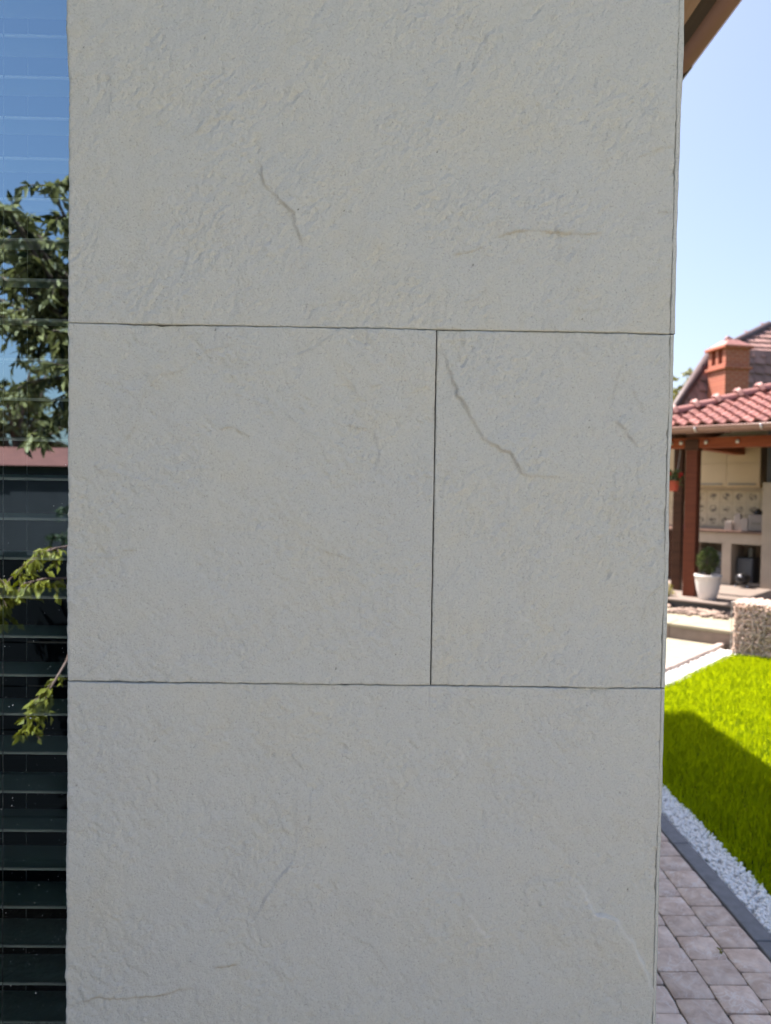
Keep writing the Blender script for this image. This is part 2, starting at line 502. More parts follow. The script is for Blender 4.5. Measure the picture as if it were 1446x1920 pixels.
# ---- dark kerb
mb = MB(); mb.prism([(1.394, -2.19), (1.4735, -2.19), (1.4735, 5.36), (1.394, 5.36)], -0.07, -0.03)
kerb = tag(mb.build('kerb', M['sand']), kind='structure')
kme = MB().box((-0.0375, 0.002, -0.05), (0.0375, 0.738, 0.004), bev=0.005).mesh('kerb_stone'); kme.materials.append(M['kerb'])
for k in range(-7, 3):
    y = 3.346+0.74*k
    link_mesh('kerb_stone', kme, None, kerb, Matrix.Translation((1.4335, y, random.uniform(-.002, .001))))

# ---- white pebble strips
def ico(sub):
    bm = bmesh.new(); bmesh.ops.create_icosphere(bm, subdivisions=sub, radius=1.0)
    v = np.array([x.co[:] for x in bm.verts]); bm.verts.index_update()
    f = np.array([[x.index for x in q.verts] for q in bm.faces]); bm.free(); return v, f
IV, IF = ico(2)
IV1, IF1 = ico(1)
def rot_rand(n):
    q = rng.normal(size=(n, 4)); q /= np.linalg.norm(q, axis=1)[:, None]
    a, b, c, d = q.T
    return np.stack([np.stack([1-2*(c*c+d*d), 2*(b*c-a*d), 2*(b*d+a*c)], 1), np.stack([2*(b*c+a*d), 1-2*(b*b+d*d), 2*(c*d-a*b)], 1), np.stack([2*(b*d-a*c), 2*(c*d+a*b), 1-2*(b*b+c*c)], 1)], 1)
def stones(name, pts, sizes, m, parent=None, hi=True, flat=(0.55, 0.85), smooth=True, rough=0.16):
    base, fc = (IV, IF) if hi else (IV1, IF1)
    n = len(pts); Rm = rot_rand(n)
    sc = np.stack([np.ones(n), rng.uniform(*flat, n), rng.uniform(*flat, n)], 1)*np.asarray(sizes)[:, None]
    nv = len(base)
    lump = 1+rng.normal(scale=rough, size=(n, nv))
    # smooth lumps a little: blend with low-order directions
    dirs = rng.normal(size=(n, 3, 3))
    low = np.einsum('vk,njk->nvj', base, dirs)
    lump = 1+rough*np.tanh(low).mean(2)+rng.normal(scale=rough*0.25, size=(n, nv))
    V_ = base[None]*lump[:, :, None]*sc[:, None, :]
    V_ = np.einsum('nij,nvj->nvi', Rm, V_)+np.asarray(pts)[:, None, :]
    F_ = (fc[None]+(np.arange(n)*nv)[:, None, None]).reshape(-1, 3)
    V2 = V_.reshape(-1, 3)
    if parent is not None:
        inv = np.array(mw(parent).inverted()); V2 = V2@inv[:3, :3].T+inv[:3, 3]
    return link_mesh(name, np_mesh(name, V2, F_, smooth=smooth), m, parent)

def strip_pts(n, fn, a, b, c, d, z0, z1):
    s = rng.uniform(a, b, n); t = rng.uniform(c, d, n); z = rng.uniform(z0, z1, n)
    return np.array([fn(x, y, q)[:] for x, y, q in zip(s, t, z)])
W_ = lambda x, y, z: Vector((x, y, z))
mb = MB(); mb.prism([(1.4735, -2.19), (1.63, -2.19), (1.63, 5.36), (1.4735, 5.36)], -0.058, -0.022)
tag(mb.build('pebble_bed', M['marble']), kind='structure')
p1 = strip_pts(4600, W_, 1.478, 1.622, 1.6, 5.3, -0.016, 0.0)
tag(stones('white_pebbles', p1, rng.uniform(0.0055, 0.0112, len(p1)), M['marble'], smooth=False), 'strip of white marble chippings between dark kerb and shaded lawn', 'pebbles', kind='stuff')
mb = MB(GM); mb.prism([(-0.205, -2.9), (-0.03, -2.9), (-0.03, 0.12), (-0.205, 0.12)], -0.058, -0.024)
tag(mb.build('pebble_bed', M['marble']), kind='structure')
p2 = strip_pts(1700, G, -0.19, -0.045, -2.75, 0.1, -0.014, 0.004)
tag(stones('white_pebbles', p2, rng.uniform(0.008, 0.018, len(p2)), M['marble'], smooth=False, hi=False), 'strip of sunlit white pebbles along far edge of lawn', 'pebbles', kind='stuff')

# ---- lawn
lp = [(1.632, -2.19)] + [(1.632, 5.05)] + [G(-0.03, -2.9)[:2], G(-0.03, 0.0)[:2], G(6.5, 0.0)[:2], (8.8, -2.19)]
mb = MB(); mb.prism(lp, -0.056, -0.034)
tag(mb.build('lawn', M['turfsoil']), kind='structure')
def blades(name, xy, hgt, wid, z0, m, parent=None, lean=0.55):
    n = len(xy)
    az = rng.uniform(0, 2*math.pi, n); ln = np.abs(rng.normal(0.25, 0.25, n))*lean
    d = np.stack([np.cos(az), np.sin(az), np.zeros(n)], 1); s = np.stack([-np.sin(az), np.cos(az), np.zeros(n)], 1)
    p = np.concatenate([xy, np.full((n, 1), z0)], 1)
    h = hgt[:, None]; w_ = wid[:, None]; l = (ln*hgt)[:, None]
    z = np.array([[0, 0, 1.]])
    a = p-s*w_/2; b = p+s*w_/2
    mid = p+z*h*0.58+d*l*0.45
    c = mid-s*w_*0.42; e = mid+s*w_*0.42
    tip = p+z*h*(1-0.25*ln[:, None])+d*l*1.5
    V_ = np.stack([a, b, c, e, tip], 1).reshape(-1, 3)
    i = np.arange(n)[:, None]*5
    F_ = np.concatenate([i+[[0, 1, 3]], i+[[0, 3, 2]], i+[[2, 3, 4]]], 1).reshape(-1, 3)
    tone = np.repeat(np.clip(rng.normal(0.5, 0.28, n), 0, 1), 5)
    return link_mesh(name, np_mesh(name, V_, F_, {'tone': ('POINT', tone)}), m, parent)
def lawn_ok(x, y):
    u = (x-GO.x)*math.cos(GA)+(y-GO.y)*math.sin(GA); v = -(x-GO.x)*math.sin(GA)+(y-GO.y)*math.cos(GA)
    return (x > 1.615) & (u > -0.045) & (v < -0.01)
def scatter_lawn(n, x0, x1, y0, y1):
    x = rng.uniform(x0, x1, n); y = rng.uniform(y0, y1, n)
    # thick and thin tufts
    k = lawn_ok(x, y); x, y = x[k], y[k]
    return np.stack([x, y], 1)
xy = np.concatenate([scatter_lawn(250000, 1.61, 4.6, 2.2, 7.6), scatter_lawn(45000, 4.4, 8.6, 1.0, 8.0), scatter_lawn(40000, 1.61, 4.4, -2.1, 2.25)])
pat = np.array([mnoise.noise(Vector((a*2.3, b*2.3, 0.3)))+0.6*mnoise.noise(Vector((a*6, b*6, 4.0))) for a, b in xy])
hg = (0.052+0.016*pat+rng.normal(0, 0.009, len(xy))).clip(0.02, 0.1)
edge = xy[:, 0] < 1.66
hg[edge] *= rng.uniform(0.9, 1.25, edge.sum())
tag(blades('grass', xy, hg, rng.uniform(0.0022, 0.0042, len(xy)), -0.036, M['grass'], lean=0.9), 'bright green mown grass of the lawn, partly in house shadow', 'grass', kind='stuff')

# ---- sunny cream terrace, step and pavilion platforms
tp = [G(-0.285, -2.75)[:2], G(-0.285, 0.29)[:2], G(-3.3, 0.29)[:2], (0.56, 10.0), (0.56, 5.37), (1.30, 5.37)]
mb = MB(); mb.prism(tp, -0.05, 0.003)
terr = tag(mb.build('terrace', M['sandpave']), kind='structure')
eme = MB().box((-0.035, 0.003, -0.05), (0.035, 0.497, 0.035), bev=0.016).mesh('edging_stone'); eme.materials.append(M['edging'])
for k in range(6):
    link_mesh('edging_stone', eme, None, terr, GM @ Matrix.Translation((-0.245, 0.28-0.5*(k+1), random.uniform(-.002, .002))))
mb = MB(GM); mb.box((-3.2, 0.34, -0.04), (-0.02, 1.55, 0.165))
step = tag(mb.build('step', M['sandpave']), kind='structure')
rme = MB().box((0.004, 0, -0.03), (0.796, 0.045, 0.135), bev=0.004).mesh('riser_stone'); rme.materials.append(M['riser'])
nme = MB().box((0.003, -0.012, 0.137), (0.797, 0.30, 0.174), bev=0.01).mesh('tread_stone'); nme.materials.append(M['sandpave'])
for k in range(4):
    T = GM @ Matrix.Translation((-0.82-0.8*k+0.0, 0.30, 0))
    link_mesh('riser_stone', rme, None, step, T); link_mesh('tread_stone', nme, None, step, T)
mb = MB(GM); mb.box((-1.42, 1.56, -0.04), (4.2, 5.2, 0.255)); mb.box((-4.0, 2.12, -0.04), (-1.43, 5.2, 0.252))
plat = tag(mb.build('pavilion_floor', M['darkstep']), kind='structure')
mb = MB(GM); mb.box((-1.46, 1.50, 0.257), (4.25, 5.2, 0.282), bev=0.008); mb.box((-4.0, 2.06, 0.257), (-1.462, 5.2, 0.281), bev=0.008)
mb.build('floor_slab', M['floor'], plat)

# ================================================================== STONE PIER
WY = 1.245
def fnoise(nx, nz, dx, lam, seed, ratio=1.0, ang=0.0, order=2):
    r = np.random.default_rng(seed)
    px, pz = nx+int(2*lam/dx)+8, nz+int(2*lam/dx)+8
    wv = r.normal(size=(pz, px))
    kx = np.fft.fftfreq(px, dx)[None, :]; kz = np.fft.fftfreq(pz, dx)[:, None]
    ca, sa = math.cos(ang), math.sin(ang)
    k1 = (kx*ca+kz*sa)*ratio; k2 = -kx*sa+kz*ca
    q = (k1*k1+k2*k2)*lam*lam
    flt = np.sqrt(q)*np.exp(-q*0.9)
    o = np.real(np.fft.ifft2(np.fft.fft2(wv)*flt))[:nz, :nx]
    return o/o.std()

# natural scarps of the riven face: picture polyline, scarp height mm, which side stands proud, spread mm, groove mm, ochre, slate (below zero: painted lit edge)
FEAT = [
 ([(485,290),(492,325),(494,345),(505,358),(530,380),(549,402),(553,430),(565,447),(568,470)], 2.4, 1, 26, 1.5, 0.30, 0.30),
 ([(848,479),(880,474),(910,463)], 0.7, 1, 18, 0.5, 0.55, 0),
 ([(922,449),(950,440),(1000,434),(1060,440),(1100,441),(1140,436)], 1.3, 1, 24, 0.6, 0.62, 0.05),
 ([(820,640),(838,680),(850,712),(856,738),(880,775),(905,820),(922,833),(955,848),(966,866),(978,888),(1000,894),(1030,893),(1072,900)], 2.9, 1, 34, 1.2, 0.28, 0.28),
 ([(1148,782),(1175,810),(1199,842)], 2.0, 1, 22, 1.0, 0.12, 0.35),
 ([(1199,842),(1196,878),(1202,930)], 0.9, 1, 22, 0.3, 0.0, 0.15),
 ([(1170,665),(1162,700),(1150,745),(1152,775)], 1.1, -1, 18, 0.5, 0.0, 0.30),
 ([(1248,1085),(1215,1120),(1203,1165),(1199,1185)], 1.6, -1, 22, 0.8, 0.0, 0.38),
 ([(1199,1185),(1205,1225),(1220,1260)], 0.9, -1, 22, 0.2, 0.0, 0.12),
 ([(460,640),(385,660),(355,685),(340,696),(300,703),(286,720),(288,742),(303,757)], 1.0, -1, 22, 0.2, 0.10, 0.10),
 ([(284,700),(270,740),(255,800),(205,870)], 0.9, -1, 26, 0.2, 0.15, 0.08),
 ([(408,806),(440,803),(472,824)], 1.3, 1, 18, 0.4, 0.40, 0.0),
 ([(648,797),(668,804),(688,804)], 1.3, 1, 16, 0.4, 0.40, 0.1),
 ([(700,805),(712,850),(700,890)], 0.8, 1, 30, 0.4, 0.05, 0.28),
 ([(474,945),(468,975),(465,1015)], 0.8, -1, 18, 0.5, 0.0, 0.30),
 ([(176,868),(184,880),(190,892)], 1.2, 1, 14, 0.6, 0.2, 0.35),
 ([(228,1034),(258,1032)], 0.8, 1, 14, 0.3, 0.45, 0),
 ([(600,1030),(640,1045),(660,1052)], 1.0, 1, 18, 0.3, 0.35, 0),
 ([(690,730),(720,720)], 0.8, 1, 18, 0.2, 0.3, 0),
 ([(555,1588),(545,1620),(520,1650),(500,1680),(488,1705),(470,1737)], 1.4, 1, 26, 0.8, 0.0, 0.38),
 ([(560,1470),(553,1520),(556,1588)], 0.7, 1, 22, 0.2, 0.0, 0.12),
 ([(122,1890),(180,1871),(240,1873),(300,1866),(340,1855),(372,1853)], 1.7, 1, 24, 0.9, 0.62, 0.28),
 ([(398,1813),(425,1812),(450,1809)], 1.5, 1, 18, 0.9, 0.75, 0.25),
 ([(546,1405),(555,1428),(573,1450)], 1.2, 1, 18, 0.5, 0.0, 0.22),
 ([(537,1320),(536,1395)], 0.6, 1, 18, 0.3, 0.0, 0.16),
 ([(580,1478),(584,1520),(578,1555)], 0.9, 1, 18, 0.4, 0.0, 0.18),
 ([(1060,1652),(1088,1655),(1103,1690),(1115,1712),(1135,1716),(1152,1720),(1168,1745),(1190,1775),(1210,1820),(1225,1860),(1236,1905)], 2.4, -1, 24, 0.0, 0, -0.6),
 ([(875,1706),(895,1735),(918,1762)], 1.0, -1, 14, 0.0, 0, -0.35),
 ([(984,1720),(985,1660),(1000,1651),(1082,1652)], 0.8, -1, 26, 0.3, 0.0, 0.16),
 ([(200,130),(212,165),(203,220)], 0.8, 1, 24, 0.3, 0.0, 0.18),
 ([(178,245),(181,270)], 0.8, 1, 14, 0.4, 0.0, 0.22),
 ([(905,55),(912,80),(893,120),(885,140)], 0.9, 1, 26, 0.2, 0.05, 0.12),
 ([(790,135),(850,133)], 0.5, 1, 14, 0.2, 0.0, 0.1),
 ([(1235,396),(1262,398)], 0.8, 1, 8, 0.5, 0.4, 0.15),
 ([(1190,300),(1240,280),(1270,272)], 0.7, 1, 22, 0.2, 0.35, 0),
 ([(815,1118),(850,1080),(865,1055)], 0.6, -1, 26, 0.2, 0.0, 0.14),
 ([(770,735),(808,722)], 0.6, 1, 26, 0.2, 0.0, 0.12),
 ([(1065,585),(1160,580)], 0.5, 1, 14, 0.2, 0.1, 0.05),
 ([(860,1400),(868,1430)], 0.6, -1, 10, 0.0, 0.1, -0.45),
 ([(255,1045),(150,1010)], 0.6, -1, 30, 0.1, 0.0, 0.0),
]
_r = random.Random(12)
for _k in range(46):      # many faint short splits all over the face
    _x, _y = _r.uniform(140, 1220), _r.uniform(20, 1900)
    _a = _r.choice((1.25, 1.9, 2.2, 0.5, 1.55))+_r.gauss(0, .25); _p = [(_x, _y)]
    for _s in range(_r.randint(2, 5)):
        _a += _r.gauss(0, .35); _l = _r.uniform(12, 34); _x += math.cos(_a)*_l; _y += math.sin(_a)*_l; _p.append((_x, _y))
    FEAT.append((_p, _r.uniform(.35, 1.0), _r.choice((1, -1)), _r.uniform(12, 34), _r.uniform(0, .25), _r.choice((0, 0, 0, .12, .2)), _r.choice((0, .06, .1, .14))))
PITS = [(384,72,1.6),(560,394,1.4),(645,394,1.3),(820,284,1.7),(911,326,1.3),(887,497,2.2),(630,1254,2.2),(142,1474,2.0),(290,1390,1.8),(448,527,.9),(447,535,.9),(448,543,.9),(449,551,.9),(450,557,.8),(303,523,1.2),
        (144,1470,1.0),(298,110,1.2),(650,470,1.2),(158,90,1.0),(1106,801,1.6),(993,862,1.4),(415,775,1.0),(175,1700,1.2),(349,1688,1.0),(422,1590,1.0),(300,1653,.9),(1177,1668,1.8),(918,1685,1.0),(1132,1775,1.2),(1092,598,1.2),(600,1245,.8),(1220,1020,1.0),(404,618,2.0)]
def to_wall(px, py):
    p = at(px, py, WY); return p.x, p.z
OVERCUT = [to_wall(806, 1287), to_wall(806, 1340)]

def edge_wave(z, seed):
    return np.array([mnoise.noise(Vector((q*7.0, seed, 0)))*0.0022+mnoise.noise(Vector((q*40.0, seed, 5)))*0.0007 for q in z])

SLAB_TONE = {11: 0.08, 211: -0.06, 311: 0.05, 411: -0.05}
def make_slab(parent, x0, x1, z0, z1, res, seed, ang, ratio, left_free=False, right_free=False, label=None):
    nx = int(round((x1-x0)/res))+1; nz = int(round((z1-z0)/res))+1
    xs = np.linspace(x0, x1, nx); zs = np.linspace(z0, z1, nz)
    X, Z = np.meshgrid(xs, zs)
    h = 0.0011*fnoise(nx, nz, res, 0.34, seed)
    st = fnoise(nx, nz, res, 0.13, seed+1, 1.5, ang)*0.9+0.35*fnoise(nx, nz, res, 0.03, seed+2, 1.3, ang)
    q = st/0.8; fl = np.floor(q); fr = q-fl
    h += 0.0009*(fl+np.clip((fr-0.5)/0.34+0.5, 0, 1)**2*1.0)
    msk = 0.55+0.45*np.tanh(1.2*fnoise(nx, nz, res, 0.22, seed+3))
    h += 0.00062*msk*fnoise(nx, nz, res, 0.022, seed+4, ratio, ang)
    h += 0.00050*msk*fnoise(nx, nz, res, 0.011, seed+5, 1.25, ang)
    h += 0.00028*fnoise(nx, nz, res, 0.0062, seed+6)
    rip = fnoise(nx, nz, res, 0.016, seed+8, 2.2, ang); rm = np.clip(fnoise(nx, nz, res, 0.09, seed+9)-0.6, 0, 1.5)
    h -= 0.0010*rm*np.clip(rip, 0, 2.0)
    och = 0.10*np.clip(fnoise(nx, nz, res, 0.055, seed+10, 1.4, ang)-1.1, 0, 1)*np.clip(0.5+fnoise(nx, nz, res, 0.012, seed+14), 0, 1)
    mott = np.clip(0.5+0.20*fnoise(nx, nz, res, 0.30, seed+20)+0.13*fnoise(nx, nz, res, 0.10, seed+21, 1.4, ang)+0.10*fnoise(nx, nz, res, 0.035, seed+22)+SLAB_TONE.get(seed, 0.0), 0, 1)
    sla = np.zeros_like(h); pit = np.zeros_like(h); pale = np.zeros_like(h)
    for pl, A, side, sp, gr, oc, sl_ in FEAT:
        P = [to_wall(*p) for p in pl]
        bx0 = min(p[0] for p in P)-0.12; bx1 = max(p[0] for p in P)+0.12; bz0 = min(p[1] for p in P)-0.12; bz1 = max(p[1] for p in P)+0.12
        i0, i1 = np.searchsorted(xs, [bx0, bx1]); j0, j1 = np.searchsorted(zs, [bz0, bz1])
        cx = sum(p[0] for p in P)/len(P); cz = sum(p[1] for p in P)/len(P)
        if not (x0-0.01 <= cx <= x1+0.01 and z0-0.01 <= cz <= z1+0.01) or i1-i0 < 3 or j1-j0 < 3: continue
        x = X[j0:j1, i0:i1]; z = Z[j0:j1, i0:i1]
        # ragged line
        wob = 0.0010*fnoise(i1-i0, j1-j0, res, 0.030, seed+77); x = x+wob; z = z+wob*0.8
        lens = [math.dist(P[k], P[k+1]) for k in range(len(P)-1)]; tot = sum(lens)
        bd = np.full(x.shape, 9.0); bs = np.zeros(x.shape); bt = np.zeros(x.shape); acc = 0
        for k in range(len(P)-1):
            ax, az = P[k]; ex, ez = P[k+1][0]-ax, P[k+1][1]-az; L = lens[k]
            tt = ((x-ax)*ex+(z-az)*ez)/(L*L); tc = np.clip(tt, 0, 1)
            d = np.hypot(x-ax-tc*ex, z-az-tc*ez)
            sg = ex*(z-az)-ez*(x-ax)
            m_ = d < bd
            bd = np.where(m_, d, bd); bs = np.where(m_, np.sign(sg), bs); bt = np.where(m_, (acc+tc*L)/tot, bt)
            acc += L
        s = bd*bs*side
        # taper towards the two ends
        tap = np.clip(np.minimum(bt, 1-bt)/0.16, 0, 1); tap = tap*tap*(3-2*tap)
        tap = tap*(0.75+0.25*np.sin(bt*17+seed))
        w_ = sp/1000.0
        e = 0.0016
        prof = np.where(s > 0, np.exp(-s/w_), np.exp(s/e)) - 0.25*np.exp(-np.abs(s)/(w_*1.5))*(s < 0)
        H_ = h[j0:j1, i0:i1]
        H_ += 2.2*A/1000.0*tap*prof - 1.4*gr/1000.0*tap*np.exp(-(bd/0.0016)**2)
        och[j0:j1, i0:i1] += 0.85*oc*tap*np.exp(-(bd/0.0034)**2)*(0.6+0.4*np.sign(s+0.001))
        if sl_ < 0: pale[j0:j1, i0:i1] += -sl_*tap*np.exp(-(bd/0.0027)**2)  # light on the scarp edge, put in as paler colour
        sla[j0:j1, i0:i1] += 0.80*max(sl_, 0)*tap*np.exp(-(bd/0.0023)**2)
    for px, py, r in PITS:
        cx, cz = to_wall(px, py)
        d = np.hypot((X-cx)*1.35, (Z-cz))
        g_ = np.exp(-(d/(r*0.00085))**2)
        pit += 0.9*g_; h -= 0.0012*g_
    if z1 < 1.3:
        ax, az = OVERCUT[0]; bx, bz = OVERCUT[1]
        g_ = np.exp(-((X-ax)/0.0012)**2)*((Z > bz) & (Z < az))*np.clip((Z-bz)/0.03, 0, 1)
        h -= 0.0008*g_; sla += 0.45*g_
    # arris: worn edge next to the saw cut
    ed = np.minimum(np.minimum(X-x0, x1-X), np.minimum(Z-z0, z1-Z))
    chip = 0.5+0.5*np.tanh(1.5*fnoise(nx, nz, res, 0.02, seed+12))
    h -= 0.0012*chip*np.clip(1-ed/0.003, 0, 1)
    Xo = X.copy(); Zo = Z.copy()
    # saw cut edges are not perfectly straight: small waves and nibbled spots
    for sgn, d_, ax_ in ((1, Z-z0, 'z'), (-1, z1-Z, 'z'), (1, X-x0, 'x'), (-1, x1-X, 'x')):
        line = xs if ax_ == 'z' else zs
        wv_ = np.array([mnoise.noise(Vector((q*9, seed+sgn, 2)))*0.0004+mnoise.noise(Vector((q*70, seed-sgn, 6)))*0.0003+max(0.0, mnoise.noise(Vector((q*32, seed+3*sgn, 9)))-0.42)*0.006 for q in line])
        k_ = np.clip(1-d_/0.006, 0, 1)
        if ax_ == 'z': Zo += sgn*wv_[None, :]*k_
        elif not (left_free and sgn == 1): Xo += sgn*wv_[:, None]*k_
    if left_free:
        wv = edge_wave(zs, 3.0)-0.0
        flare = np.where(zs > 2.25, -0.0045*np.clip((zs-2.25)/0.1, 0, 1), 0.0)
        k = np.clip(1-(X-x0)/0.02, 0, 1); Xo += (wv+flare)[:, None]*k
        h -= 0.0025*np.clip(1-(X-x0)/0.006, 0, 1)**2
    if right_free:
        k = np.clip(1-(x1-X)/0.02, 0, 1); Xo += (edge_wave(zs, 9.0)*0.6)[:, None]*k
    Y = WY-h
    V_ = np.stack([Xo, Y, Zo], -1).reshape(-1, 3)
    idx = np.arange(nx*nz).reshape(nz, nx)
    F_ = np.stack([idx[:-1, :-1], idx[:-1, 1:], idx[1:, 1:], idx[1:, :-1]], -1).reshape(-1, 4)
    # skirt back to the adhesive bed
    ring = np.concatenate([idx[0, :], idx[1:, -1], idx[-1, -2::-1], idx[-2:0:-1, 0]])
    bk = V_[ring].copy(); bk[:, 1] = WY+0.016
    n0 = len(V_); m_ = len(ring); r2 = np.arange(m_)+n0
    SK = np.stack([ring, r2, np.roll(r2, -1), np.roll(ring, -1)], -1)
    F_ = np.concatenate([F_, SK]); V_ = np.concatenate([V_, bk])
    z_ = np.zeros(m_)
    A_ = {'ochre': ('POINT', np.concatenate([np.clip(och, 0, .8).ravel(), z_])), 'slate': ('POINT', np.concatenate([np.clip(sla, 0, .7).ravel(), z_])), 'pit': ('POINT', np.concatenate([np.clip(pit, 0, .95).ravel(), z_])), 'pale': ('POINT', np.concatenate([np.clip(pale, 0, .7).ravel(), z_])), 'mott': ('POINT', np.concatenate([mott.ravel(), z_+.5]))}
    inv = np.array(mw(parent).inverted()); V_ = V_@inv[:3, :3].T+inv[:3, 3]
    me = np_mesh('stone_slab', V_, F_, A_, smooth=True)
    o = link_mesh('stone_slab', me, M['stone'], parent)
    if label: o['label'] = label
    return o

pier = thing('stone_pier', (0, WY, 0), 'tall house pier clad in large pale riven sandstone slabs filling the view', 'pier')
PX0, PX1 = -0.5135, 0.4915
J1, J2, JV = 1.8712, 1.2722, 0.0993
g_ = 0.0010
RES = 0.0021
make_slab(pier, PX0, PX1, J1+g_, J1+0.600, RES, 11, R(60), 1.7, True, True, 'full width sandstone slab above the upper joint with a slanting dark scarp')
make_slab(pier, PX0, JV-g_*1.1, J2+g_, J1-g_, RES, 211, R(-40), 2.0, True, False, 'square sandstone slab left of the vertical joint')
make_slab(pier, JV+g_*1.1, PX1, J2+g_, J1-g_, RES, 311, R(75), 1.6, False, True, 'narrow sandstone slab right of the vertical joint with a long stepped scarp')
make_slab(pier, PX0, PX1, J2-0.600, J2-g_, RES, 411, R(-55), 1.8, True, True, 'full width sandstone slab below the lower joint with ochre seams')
make_slab(pier, PX0, PX1, J1+0.602, 3.04, 0.012, 511, R(60), 1.5, True, True)
make_slab(pier, PX0, PX1, 0.075, J2-0.602, 0.012, 611, R(60), 1.5, True, True)
mb = MB(); mb.box((PX0+0.006, WY+0.010, 0), (PX1-0.002, WY+0.36, 3.045)); mb.build('core', M['mortar'], pier)
# side cladding of the corner: its sawn edge shows as a narrow band beside the face
def side_slab(z0, z1, seed):
    zs = np.linspace(z0, z1, int((z1-z0)/0.004)+1)
    wo = np.array([mnoise.noise(Vector((q*6.0, seed, 1)))*0.0024+mnoise.noise(Vector((q*34.0, seed, 4)))*0.0010 for q in zs])
    wi = np.array([mnoise.noise(Vector((q*60.0, seed, 8)))*0.0007 for q in zs])
    fy = np.array([mnoise.noise(Vector((q*22.0, seed, 12)))*0.0009 for q in zs])
    xi = PX1+0.0013+wi; xo = PX1+0.0092+wo+np.clip((zs-1.9)*0.004, -0.001, 0.003)
    y0 = WY+0.0012+fy
    rows = [(xi, np.full_like(zs, WY+0.35)), (xi, y0+0.0006), (xi+0.0010, y0), (xo-0.0022, y0+0.0004), (xo, y0+0.003), (xo+0.0006, np.full_like(zs, WY+0.06)), (xo, np.full_like(zs, WY+0.60))]
    V_ = np.stack([np.stack([a, b, zs], -1) for a, b in rows], 1); n = len(rows); m_ = len(zs)
    idx = np.arange(n*m_).reshape(m_, n)
    F_ = np.stack([idx[:-1, :-1], idx[:-1, 1:], idx[1:, 1:], idx[1:, :-1]], -1).reshape(-1, 4)
    V_ = V_.reshape(-1, 3); inv = np.array(mw(pier).inverted()); V_ = V_@inv[:3, :3].T+inv[:3, 3]
    link_mesh('side_slab', np_mesh('side_slab', V_, F_, {'mott': ('POINT', np.full(len(V_), .6))}, smooth=True), M['stone'], pier)
for a, b, sd in [(0.075, 0.671, 1.1), (0.673, 1.2712, 2.2), (1.2732, 1.8702, 3.3), (1.8722, 2.471, 4.4), (2.473, 3.04, 5.5)]:
    side_slab(a, b, sd)

# ================================================================== OUR HOUSE: walls, roof, window, blind
house = thing('house', (-4.5, 4.2, 0), 'house behind the stone pier with brown eave and gutter at top right', 'house')
HX0, HX1, HY0, HY1, HZ = -9.0, 0.49, 1.262, 6.25, 3.047
GY = 1.37
WX0, WX1, WZ0, WZ1 = -2.7, -0.50, 0.12, 2.80
mb = MB(); mb.box((HX0, HY0, 0), (WX0, HY0+0.3, HZ)); mb.box((WX0, HY0, WZ1), (PX0+0.004, HY0+0.3, HZ)); mb.box((WX0, HY0, 0), (PX0+0.004, HY0+0.3, WZ0))
mb.build('wall', M['plaster'], house)
MB().box((HX1-0.3, WY+0.605, 0), (HX1, HY1, HZ)).build('wall', M['plaster'], house)
MB().box((HX0, HY1-0.3, 0), (HX1-0.302, HY1, HZ)).build('wall', M['plaster'], house)
MB().box((HX0, HY0+0.302, 0), (HX0+0.3, HY1-0.302, HZ)).build('wall', M['plaster'], house)
mb = MB(); mb.box((-3.4, 1.563, 0.02), (-3.35, 4.2, 2.98)); mb.box((-3.4, 4.2, 0.02), (0.18, 4.25, 2.98)); mb.box((-3.35, 1.563, 0.02), (0.18, 4.2, 0.05)); mb.box((-3.35, 1.563, 2.93), (0.18, 4.2, 2.98)); mb.box((0.13, 1.61, 0.05), (0.18, 4.2, 2.93))
mb.build('room', M['room'], house)
# roof: hipped, with soffit boards, fascia and half round gutters
EX, EY0, EY1, EXL = 0.962, 1.18, 6.70, -9.5
ES = 3.05
roof_v = [(EXL, EY0, ES+.09), (EX, EY0, ES+.09), (EX, EY1, ES+.09), (EXL, EY1, ES+.09), (-6.2, 3.85, 4.75), (-2.4, 3.85, 4.75)]
mb = MB(); mb.add(roof_v, [(0, 1, 5, 4), (1, 2, 5), (2, 3, 4, 5), (3, 0, 4), (3, 2, 1, 0)])
roof = mb.build('roof', M['houseroof'], house)
x = 0.508
nb = 3
bw = (0.934-x)/nb
for k in range(nb):
    MB().box((x+k*bw+.0015, EY0+0.03, ES), (x+(k+1)*bw-.0015, EY1-0.03, ES+0.018), bev=0.003).build('soffit_board', M['soffit'], roof)
MB().box((EXL+0.03, EY0+0.005, ES+0.001), (0.506, WY+0.01, ES+0.019)).build('soffit_board', M['soffit'], roof)
MB().box((0.9365, EY0, ES+0.012), (0.986, EY1, ES+0.20)).build('fascia', M['fascia'], roof)
MB().box((EXL, EY0-0.022, ES-0.01), (EX, EY0-0.001, ES+0.16)).build('fascia', M['fascia'], roof)
